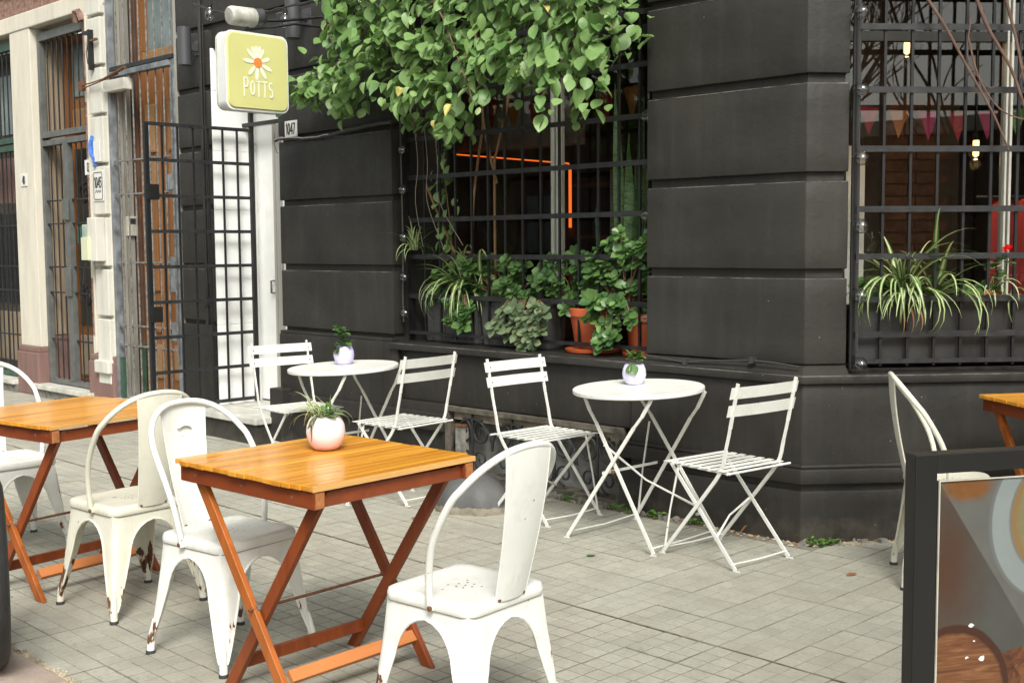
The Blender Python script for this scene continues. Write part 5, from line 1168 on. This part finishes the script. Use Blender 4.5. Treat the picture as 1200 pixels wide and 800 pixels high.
# the great leafy vine over the window
POLY = [(-7.13, 2.61), (-6.98, 2.46), (-6.54, 2.3), (-6.13, 2.4), (-5.88, 2.25), (-5.63, 2.18), (-5.36, 2.1), (-5.17, 2.25), (-4.88, 2.3), (-4.75, 2.25), (-4.61, 2.39), (-4.48, 2.32), (-4.41, 2.13), (-4.22, 2.12), (-4.15, 2.35), (-4.01, 2.43), (-3.88, 2.49), (-3.9, 2.67), (-3.97, 3.25), (-6.28, 3.32), (-6.71, 3.0), (-6.53, 2.89), (-6.75, 2.72)]
def inside(x, z):
    c = False; n = len(POLY)
    for i in range(n):
        (x1, z1), (x2, z2) = POLY[i], POLY[i-1]
        if (z1 > z) != (z2 > z) and x < (x2-x1)*(z-z1)/(z2-z1)+x1: c = not c
    return c
vt = thing('climbing_vine', 'big leafy green climber spilling over the top of the plant window', 'vine', (-5.4, 5.0, 2.2))
rv = random.Random(21); leaves = []
clus = []
while len(clus) < 400:
    x, z = rv.uniform(-7.15, -3.85), rv.uniform(2.08, 3.32)
    y = rv.choice((rv.uniform(4.66, 4.85), rv.uniform(4.8, 5.15)))
    if x < -6.35: y = rv.uniform(4.90, 5.12)
    if inside(x-(4.95-y)*.9, z-.05) and rv.random() < (1 if inside(x-.12, z-.14) and inside(x+.12, z-.05) else .55): clus.append((x, y, z))
def vleaf(x, y, z, s_=1): 
    return (x-vt.location.x, y-vt.location.y, z-vt.location.z), (rv.uniform(-.55, .55), rv.uniform(.15, 1.15), rv.gauss(-1.35, .75)), s_*rv.choice((rv.uniform(.65, 1.0), rv.uniform(1.0, 1.45)))
for x, y, z in clus:
    dk = .0 
    # the edges thin out, the middle is thick
    for k in range(rv.randrange(4, 8)): leaves.append(vleaf(x+rv.gauss(0, .045), y+rv.gauss(0, .03), z+rv.gauss(0, .045)))
for (x0, y0, z0, x1, z1, n) in ((-4.35, 4.66, 2.75, -4.28, 2.14, 26), (-5.12, 4.70, 3.0, -4.86, 2.22, 16), (-6.55, 4.95, 3.0, -6.78, 2.85, 7), (-6.6, 4.92, 2.6, -7.02, 2.54, 16), (-4.62, 4.7, 2.6, -4.62, 2.36, 10)):
    for k in range(n): q = k/n; leaves.append(vleaf(x0+(x1-x0)*q+rv.gauss(0, .05), y0+rv.gauss(0, .02), z0+(z1-z0)*q, 1.05))
leaves.sort(key=lambda l: l[0][1]-.0*l[0][2])
VD = leaf_mesh('leaf', .05, .019, simple('yellowed_leaf', (.36, .33, .09), .6, var=.4, vs=30), .6, .5, .3)
for i, (p, r_, s_) in enumerate(leaves[:300]): part('leaf', VD if i % 29 == 5 else rv.choice(VL), vt, p, r_, (s_*rv.uniform(.8, 1.15), s_*rv.uniform(.65, 1.1), s_))
mbv = MB()
for p, r_, s_ in leaves[300:]:
    me = rv.choice(VL); M = Matrix.Translation(p) @ Euler(r_).to_matrix().to_4x4() @ Matrix.Scale(s_, 4); base = len(mbv.v)
    mbv.v += [tuple(M @ v.co) for v in me.vertices]; mbv.f += [tuple(i+base for i in pg.vertices) for pg in me.polygons]; mbv.m += [0]*len(me.polygons)
tag(mbv.build('leaf', vine_leaf, vt, smooth=True), kind='stuff')
for pts in ([(-.1, .1, 1.2), (-.1, -.2, .9), (.25, -.34, .6), (.50, -.33, .08)], [(.2, .2, 1.1), (-.5, -.0, .9), (-.9, -.05, .65), (-1.2, -.05, .5)], [(0, .2, 1.1), (.6, -.1, .8), (1.0, -.3, .6), (1.1, -.3, .1)], [(-.3, .1, 1.0), (-.5, 0, .5), (-.5, .1, 0)], [(.3, .1, 1.1), (.9, -.1, .9), (1.4, -.2, .4)], [(-.8, 0, .9), (-1.1, -.05, .88), (-1.36, -.05, .68)]):
    MB().tube(smooth_path(pts, 5), [.010-.007*i/15 for i in range(16)], 6).build('stem', twig_m, vt, smooth=True)

# planter box and plants of the corner window, local frame along the chamfer
pb = thing('planter_box', 'long black plank planter box under the corner window', 'planter', (*cham(0, 0), 0), TH)
for k in range(12):
    x0 = .275+k*.1375; MB().box(x0+.002, x0+.1355, .06+rnd.uniform(0, .003), .078, .90, 1.205).build('plank', black_wood, pb, bevel=.002)
MB().box(.27, 1.93, .08, .30, .90, 1.17).build('box', black_wood, pb); MB().box(.28, 1.92, .09, .29, 1.17, 1.18).build('soil', soil, pb)
def ch(s_, n_, z): return (*cham(s_, -n_), z)
t = thing('spider_plant', 'large spider plant with long drooping leaves at the left of the corner box', 'plant', ch(.56, .14, 1.19), group='spider plants in the windows')
spider(t, (0, 0, .02), 52, 1.2, False, None, rp_); spider(t, (.02, -.02, .02), 24, 1.1, False, -1.0, rp_)
t = thing('spider_plant', 'spider plant sending a long leaf over the front of the corner box', 'plant', ch(.72, .12, 1.19), group='spider plants in the windows')
spider(t, (0, 0, 0), 8, 1.3, False, -.9, rp_); spider(t, (0, 0, 0), 12, 1.0, False, None, rp_)
t = thing('spider_plant', 'small spider plant below the red flower in the corner box', 'plant', ch(1.01, .10, 1.20), group='spider plants in the windows')
spider(t, (0, 0, 0), 10, .8, True, -.95, rp_)
t = thing('spider_plant', 'spider plant at the right edge of the corner box', 'plant', ch(1.25, .14, 1.20), group='spider plants in the windows'); spider(t, (0, 0, 0), 16, .9, False, None, rp_)
t = thing('jade_plant', 'succulent sprig standing tall in the middle of the corner box', 'plant', ch(.70, .12, 1.19))
MB().tube([(0, 0, 0), (.01, 0, .15), (0, 0, .24)], .005, 5).build('stem', stem_m, t)
for z in (.10, .17, .235): rosette(t, Vector((0, -.01, z)), 7, 1.25, JL, rp_)
t = thing('jade_plant', 'round leafed succulent under the red flower', 'plant', ch(1.02, .08, 1.19))
MB().tube([(0, 0, 0), (.01, 0, .1), (0, 0, .20)], .005, 5).build('stem', stem_m, t)
for x, z in ((0, .06), (.03, .12), (-.01, .17), (.03, .21)): rosette(t, Vector((x, -.02, z)), 7, 1.25, JL, rp_)
bushy('jade_plant', 'low green ground plant filling the left of the corner box', 'plant', ch(.45, .16, 1.18), clumps(10, .12, .05, .0, .10), JL, 7, 1.0)
bushy('jade_plant', 'low green plant in the middle right of the corner box', 'plant', ch(.90, .18, 1.18), clumps(9, .10, .06, .0, .08), JL, 7, .9)
t = thing('red_flower', 'bright red geranium bloom in the corner window box', 'flower', ch(1.07, .09, 1.20))
MB().tube([(0, 0, 0), (.01, 0, .12), (.02, -.01, .24)], .004, 5).build('stem', spider_g, t)
pm_ = leaf_mesh('petal', .022, .012, flower_red, .3, -.4, 0, 3)
for k in range(34): a, e = rp_.uniform(0, 6.28), rp_.uniform(-.3, 1.5); part('petal', pm_, t, (.02+.014*math.cos(a)*math.cos(e), -.01+.014*math.sin(a)*math.cos(e), .25+.012*math.sin(e)), (0, -e, a), 1.0)
t = thing('dry_leaves', 'curled brown dry leaves lying in the corner planter box', 'dry leaves', ch(.88, .10, 1.20))
dl = leaf_mesh('dry_leaf', .05, .018, dry_leaf, .8, .5, .1, 4)
for k in range(16): part('dry_leaf', dl, t, (rp_.uniform(-.12, .12), rp_.uniform(-.08, .08), rp_.uniform(0, .04)), (rp_.uniform(-1, 1), rp_.uniform(-.6, .6), rp_.uniform(0, 6.2)))
for k in range(3): part('dry_leaf', blade_mesh(0, -.2, .22, 1.8, .006, [dry_leaf, dry_leaf]), t, tuple(Vector(ch(.50+.03*k, .05, 1.20))-t.location), (0, 0, R(-45+10*k)))
t = thing('bare_climber', 'leafless red brown climber stems crossing the top of the corner window', 'plant stems', (*cham(.9, .06), 2.0))
def lc(s_, z, o=.0): v = Vector((*cham(s_, .06+o), z)); return v-Vector(t.location)
for pts, r_ in (([lc(.70, 3.0), lc(.86, 2.58), lc(1.0, 2.35), lc(1.12, 2.06), lc(1.28, 1.82), lc(1.5, 1.7)], .009), ([lc(.52, 2.75), lc(.66, 2.55), lc(.78, 2.35), lc(.92, 2.12), lc(1.0, 1.95)], .008), ([lc(.9, 2.9), lc(1.02, 2.5), lc(1.08, 2.25), lc(1.16, 2.05), lc(1.3, 1.9)], .008),
                 ([lc(1.3, 2.8), lc(1.12, 2.5), lc(1.05, 2.3)], .006), ([lc(.78, 2.5), lc(.84, 2.3), lc(.95, 2.15), lc(1.1, 2.1), lc(1.2, 2.18)], .005), ([lc(.8, 2.62), lc(.78, 2.4), lc(.88, 2.26), lc(.94, 2.27)], .003), ([lc(1.08, 2.3), lc(1.16, 2.4), lc(1.3, 2.5)], .005)):
    sp_ = smooth_path(pts, 4); MB().tube(sp_, [r_*(1-.5*i/len(sp_)) for i in range(len(sp_))], 6).build('stem', twig_m, t, smooth=True)

# ================================================================== A-BOARD, WHEEL, MOUND, WEEDS
def mat_poster():
    m, nt, b = newmat('coffee_and_bread_print'); tc = N(nt, 'ShaderNodeTexCoord'); o = tc.outputs['Object']; x, y, z = sep(nt, o)
    wob = noise(nt, o, 14, 5, .6); wob2 = noise(nt, o, 60, 6, .7)
    def circ(cx, cz, r_, soft, rz=1.0, wamt=.0):
        dx = math_(nt, 'SUBTRACT', x, cx); dz = math_(nt, 'DIVIDE', math_(nt, 'SUBTRACT', z, cz), rz)
        d_ = math_(nt, 'SQRT', math_(nt, 'ADD', math_(nt, 'MULTIPLY', dx, dx), math_(nt, 'MULTIPLY', dz, dz)))
        if wamt: d_ = math_(nt, 'ADD', d_, math_(nt, 'MULTIPLY', math_(nt, 'SUBTRACT', wob, .5), wamt))
        mr = N(nt, 'ShaderNodeMapRange'); L(nt, d_, mr.inputs[0]); mr.inputs[1].default_value = r_-soft; mr.inputs[2].default_value = r_+soft; mr.inputs[3].default_value = 1; mr.inputs[4].default_value = 0; return mr.outputs[0]
    def half(a, b_, c, soft):   # a*x+b*z > c
        v = math_(nt, 'ADD', math_(nt, 'MULTIPLY', x, a), math_(nt, 'MULTIPLY', z, b_)); mr = N(nt, 'ShaderNodeMapRange'); L(nt, v, mr.inputs[0]); mr.inputs[1].default_value = c-soft; mr.inputs[2].default_value = c+soft; return mr.outputs[0]
    fib = N(nt, 'ShaderNodeMapping'); fib.inputs['Rotation'].default_value = (0, .7, 0); fib.inputs['Scale'].default_value = (5, 5, 60); L(nt, o, fib.inputs[0]); fb = noise(nt, fib.outputs[0], 2.0, 7, .7, .8)
    crust = ramp(nt, noise(nt, o, 30, 9, .75, 1.5), [(.35, (.035, .011, .006)), (.5, (.10, .036, .016)), (.66, (.20, .085, .035))])
    crumb = ramp(nt, fb, [(.3, (.075, .026, .012)), (.55, (.15, .06, .024)), (.75, (.26, .13, .055))])
    c = mix(nt, wob, (0.0406, 0.0406, 0.0367), (0.0741, 0.0741, 0.0671))
    c = mix(nt, circ(.02, -.16, .055, .045, 2.2, .05), c, (0.0585, 0.0281, 0.0172))
    c = mix(nt, half(.83, .55, .0, .0015), c, mix(nt, wob, (.078, .078, .07), (.115, .115, .106)))
    c = mix(nt, circ(.060, -.012, .050, .012, .55, .03), c, mix(nt, wob2, (0.1014, 0.0390, 0.0125), (0.1872, 0.0858, 0.0273)))
    c = mix(nt, circ(.236, -.085, .131, .002, 1.15), c, (0.1092, 0.1170, 0.1131))
    c = mix(nt, circ(.24, -.085, .128, .0015, 1.15), c, mix(nt, wob, (0.1560, 0.1833, 0.1833), (0.2262, 0.2535, 0.2496)))
    c = mix(nt, circ(.246, -.08, .098, .002, 1.15), c, (0.1326, 0.1287, 0.1131)); c = mix(nt, circ(.247, -.08, .094, .003, 1.15), c, (0.1872, 0.1170, 0.0468)); c = mix(nt, circ(.250, -.078, .084, .004, 1.15, .01), c, mix(nt, wob2, (0.1326, 0.1170, 0.0585), (0.1950, 0.1755, 0.0936))); c = mix(nt, circ(.258, -.065, .062, .006, 1.2, .02), c, (0.0172, 0.0125, 0.0109))
    c = mix(nt, circ(.19, -.44, .120, .0015, 1.0, .012), c, crust)
    c = mix(nt, circ(.04, -.40, .116, .0015, 1.15, .008), c, (0.0429, 0.0140, 0.0078))
    c = mix(nt, circ(.038, -.405, .106, .003, 1.15, .012), c, crumb)
    c = mix(nt, circ(.028, -.42, .040, .012, 1.0, .05), c, mix(nt, wob2, (0.0780, 0.0468, 0.0234), (0.1716, 0.1326, 0.0702)))
    L(nt, c, b.inputs['Base Color']); b.inputs['Roughness'].default_value = .25; b.inputs['Specular IOR Level'].default_value = .6; return m
ab = thing('framed_board', 'black framed pavement board with faded coffee and bread photo print', 'sign board', (-.965, 1.985, 0), R(59.0))
fh = 1.125
MB().box(0, .044, -.012, .022, .0, fh).build('frame_post', black_pl, ab, bevel=.002); MB().box(.62, .668, -.012, .022, .0, fh).build('frame_post', black_pl, ab, bevel=.002)
MB().box(.044, .62, -.0115, .0215, fh-.036, fh).build('frame_rail', black_pl, ab, bevel=.002); MB().box(.044, .62, -.0115, .0215, .10, .14).build('frame_rail', black_pl, ab, bevel=.002)
pst = MB().box(0, .56, .004, .010, -.86, 0).build('print', mat_poster(), ab, loc=(.055, -.004, fh-.052)); MB().tube([(0, .002, -.86), (0, .002, 0), (.56, .002, 0)], .0022, 5).build('print_edge', greybox, pst)
for s_, u, v in ((.006, .063, .27), (.008, .088, .335), (.004, .055, .33), (.003, .07, .30)):
    rq = random.Random(int(v*1000)); MB().add([(u+.01+s_*rq.uniform(.4, 1.3)*math.cos(k), .0035, -v+s_*rq.uniform(.3, 1.0)*math.sin(k)) for k in range(6)], [(0, 1, 2, 3, 4, 5)]).build('paint_chip', plate_m, pst)
MB().bar((.16, .03, .98), (.16, .30, 0), .03, .03).build('rear_leg', black_pl, ab); MB().bar((.55, .03, .98), (.55, .30, 0), .03, .03).build('rear_leg', black_pl, ab)
# wheel of a parked bicycle-like vehicle standing at the kerb, only its tyre enters the frame
wt = thing('wheel', 'black tyre standing at the left edge by the kerb', 'wheel', (-4.28, 1.66, .35), R(-20))
def ring_t(R_, r_, n=48, k=10, sq=1.0): return MB().tube([(R_*math.cos(2*math.pi*i/n), 0, R_*math.sin(2*math.pi*i/n)) for i in range(n)], r_, k, closed=True)
ring_t(.302, .048).build('tyre', tyre_m, wt, smooth=True)
ring_t(.25, .018).build('rim', greymetal, wt, smooth=True); MB().tube([(0, -.05, 0), (0, .05, 0)], .03, 10).build('hub', greymetal, wt, smooth=True)
for k in range(10): a = k*math.pi/5; MB().tube([(.03*math.cos(a), 0, .03*math.sin(a)), (.25*math.cos(a), 0, .25*math.sin(a))], .005, 5).build('spoke', greymetal, wt)
for k in range(3): MB().tube([((.349-abs(k-1)*.006)*math.cos(2*math.pi*i/48), (k-1)*.02, (.349-abs(k-1)*.006)*math.sin(2*math.pi*i/48)) for i in range(48)], .003, 4, closed=True).build('tread_rib', rubber, wt)
# mound
rm = random.Random(5); bm = bmesh.new(); bmesh.ops.create_icosphere(bm, subdivisions=4, radius=1)
for v in bm.verts:
    a = math.atan2(v.co.y, v.co.x); q = 1+.05*math.sin(a*3+1)+.04*math.sin(a*7); v.co.x *= .245*q; v.co.y *= .20*q
    v.co.z = max(v.co.z, -.15); v.co.z = (abs(v.co.z)**.85)*(1 if v.co.z > 0 else -1)*.215
    k = .05*abs(math.sin(a*2.5+.4))*.3; v.co.z *= 1-k*2
    if v.co.z < .03: v.co.x += rm.uniform(-.014, .014); v.co.y += rm.uniform(-.014, .014); v.co.z += rm.uniform(-.008, .008)
me = bpy.data.meshes.new('concrete_mound'); bm.to_mesh(me); bm.free(); me.materials.append(mound_m); me.polygons.foreach_set('use_smooth', [True]*len(me.polygons))
mo_ = bpy.data.objects.new('concrete_mound', me); COL.objects.link(mo_); mo_.location = (-4.90, 4.62, .005); tag(mo_, 'grey painted concrete mound with crumbling base on the pavement by the vent', 'mound')
# weeds
WM = [leaf_mesh('leaf', .022, .009, weed_leaf, .2, .2, .1, 3)]
wp = [(-3.05, 5.20, 12, 'weed tuft at the foot of the building corner'), (-2.98, 5.26, 9, 'weed sprig just right of the building corner'), (-2.70, 5.60, 10, 'weed by the wall behind the cream chair leg'), (-3.97, 5.14, 7, 'weed at the wall behind the centre bistro table'),
      (-4.22, 5.13, 12, 'weed at the wall under the chair right of the vent'), (-4.62, 5.13, 5, 'low weed below the right end of the vent'), (-3.72, 5.15, 5, 'weed left of the right folding chair by the wall'), (-5.22, 4.72, 4, 'green leaf clump left of the concrete mound')]
for x, y, n, lb in wp:
    t = thing('weed', lb, 'weed', (x, y, 0), group='weeds along the wall')
    for k in range(n*3): a = rp_.uniform(0, 6.28); d_ = rp_.uniform(0, .05)*(n/10); part('leaf', WM[0], t, (d_*math.cos(a)*1.6, d_*math.sin(a)*.5, rp_.uniform(.003, .03)), (rp_.uniform(-.4, .4), rp_.uniform(-.9, .1), a), rp_.uniform(.8, 1.6))
for x, y, lb, m in ((-3.70, 4.25, 'single green leaf lying on the tiles before the centre table', weed_leaf), (-3.42, 5.12, 'dry orange leaf standing at the wall behind the right folding chair', dry_leaf), (-4.95, 4.2, 'small yellow leaf in front of the mound', dry_leaf), (-2.62, 4.86, 'flat dry leaf on the tiles near the corner', dry_leaf)):
    o = bpy.data.objects.new('fallen_leaf', leaf_mesh('fallen_leaf', .06, .018, m, .1, .1, .2, 4)); COL.objects.link(o); o.location = (x, y, .006); o.rotation_euler = (0, -1.0 if 'standing' in lb else 0, rp_.uniform(0, 6)); tag(o, lb, 'leaf', 'fallen leaves')
lt = MB()
for k in range(420):
    x, y = rp_.uniform(-6.5, -1.6), rp_.uniform(1.9, 5.1)
    if inwall(x, y+.1): continue
    s_ = rp_.uniform(.0015, .005); lt.lathe([(s_, .0), (s_*.6, s_*.5)], 5, (x, y, .0005))
for k in range(700):
    s_ = rp_.uniform(.002, .008); lt.lathe([(s_, .0), (s_*.6, s_*.7)], 5, (rp_.uniform(-4.8, -3.2), 1.775+rp_.gauss(0, .012), .001))
for k in range(260):
    x = rp_.uniform(-6, -3.1); s_ = rp_.uniform(.003, .011); lt.lathe([(s_, .0), (s_*.6, s_*.6)], 5, (x, 5.17-abs(rp_.gauss(0, .035)), .0005)); 
    q = rp_.uniform(0, 1.2); p = cham(q, .05+abs(rp_.gauss(0, .03))); lt.lathe([(s_, .0), (s_*.6, s_*.6)], 5, (p[0], p[1], .0005))
tag(lt.build('pavement_grit', simple('grit', (.30, .25, .17), 1, var=.8, vs=9)), kind='stuff')
drt = MB()
for k in range(120):
    x = rp_.uniform(-6, -3.1); l = dl
    s_ = rp_.uniform(.4, .9); M = Matrix.Translation((x, 5.165-abs(rp_.gauss(0, .02)), .004)) @ Euler((rp_.uniform(-.6, .6), rp_.uniform(-.3, .3), rp_.uniform(0, 6))).to_matrix().to_4x4() @ Matrix.Scale(s_*.5, 4); base = len(drt.v)
    if k > 75: p = cham(rp_.uniform(0, 1.1), .055); M = Matrix.Translation((p[0], p[1], .004)) @ Euler((rp_.uniform(-.6, .6), 0, rp_.uniform(0, 6))).to_matrix().to_4x4() @ Matrix.Scale(s_*.5, 4)
    drt.v += [tuple(M @ v.co) for v in dl.vertices]; drt.f += [tuple(i+base for i in pg.vertices) for pg in dl.polygons]; drt.m += [0]*len(dl.polygons)
tag(drt.build('leaf_litter', dry_leaf), kind='stuff')

# ================================================================== ACROSS THE STREET (seen in the window glass)
def far_house(label, x0, x1, y0, y1, h, m, nwin, face):
    t = thing('street_house', label, 'building', ((x0+x1)/2, (y0+y1)/2, 0), group='houses across the street')
    def B(a, b_, c, d_, e, f, n, mm): MB().box(a, b_, c, d_, e, f).build(n, mm, t, world=True)
    B(x0, x1, y0, y1, 0, h, 'wall', m); B(x0-.2, x1+.2, y0-.2, y1+.2, h, h+.25, 'cornice', cream2)
    for f_ in range(int(h//3.2)):
        for k in range(nwin):
            q = (k+.5)/nwin
            if face == 'n': cx_ = x0+(x1-x0)*q; B(cx_-.5, cx_+.5, y1, y1+.05, 1+f_*3.2, 2.9+f_*3.2, 'window', oldglass); B(cx_-.65, cx_+.65, y1, y1+.12, .85+f_*3.2, .98+f_*3.2, 'sill', cream2)
            else: cy_ = y0+(y1-y0)*q; B(x0-.05, x0, cy_-.5, cy_+.5, 1+f_*3.2, 2.9+f_*3.2, 'window', oldglass); B(x0-.12, x0, cy_-.65, cy_+.65, .85+f_*3.2, .98+f_*3.2, 'sill', cream2)
    return t
far_house('brown house with pale cornice across the side street', 11, 22, -3.5, 16, 3.3, simple('side_street_house', (.13, .095, .07), .9, var=.3, vs=2), 4, 'w')
far_house('low brown house across the main street at right', 3, 20, -22, -13.6, 4.2, simple('brown_house', (.20, .15, .11), .9, var=.2), 6, 'n')
far_house('grey house across the main street at left', -18, -2, -22, -13.6, 4.6, simple('grey_house', (.13, .125, .115), .9, var=.2), 6, 'n')
far_house('dark brick house across the main street far left', -40, -19, -22, -13.6, 5.0, simple('dark_brick_house', (.10, .06, .045), .9, var=.2), 7, 'n')
def bare_tree(label, x, y, h, seed):
    t = thing('bare_tree', label, 'tree', (x, y, 0), group='bare street trees'); r = random.Random(seed); tk = MB(); br = MB()
    def grow(p, d_, l, rad, dep):
        n = 4; pts = [p]; dd = d_.copy()
        for i in range(n): dd = (dd+Vector((r.uniform(-.22, .22), r.uniform(-.22, .22), r.uniform(-.08, .14)))).normalized(); pts.append(pts[-1]+dd*l/n)
        (tk if dep == 0 else br).tube(pts, [rad*(1-.45*i/n) for i in range(n+1)], 7 if dep < 2 else 4)
        if dep < 5:
            for k in range((4 if dep < 4 else 2) if dep else 5):
                q = pts[r.choice((2, 3, 4)) if dep else 4]; a = r.uniform(0, 6.28); nd = (dd+Vector((math.cos(a), math.sin(a), r.uniform(-.1, .5)))*r.uniform(.5, .9)).normalized(); grow(q, nd, l*r.uniform(.6, .8), rad*.52, dep+1)
    grow(Vector((0, 0, 0)), Vector((0, 0, 1)), h*.30, .15, 0); tk.build('trunk', bark, t, smooth=True); br.build('crown', bark, t)
bare_tree('bare street tree on the pavement right of the corner', 3.2, 3.0, 8, 4); bare_tree('second bare street tree farther along the kerb', 6.4, 2.6, 8, 9); bare_tree('bare tree across the street', -9, -8.5, 8, 12)
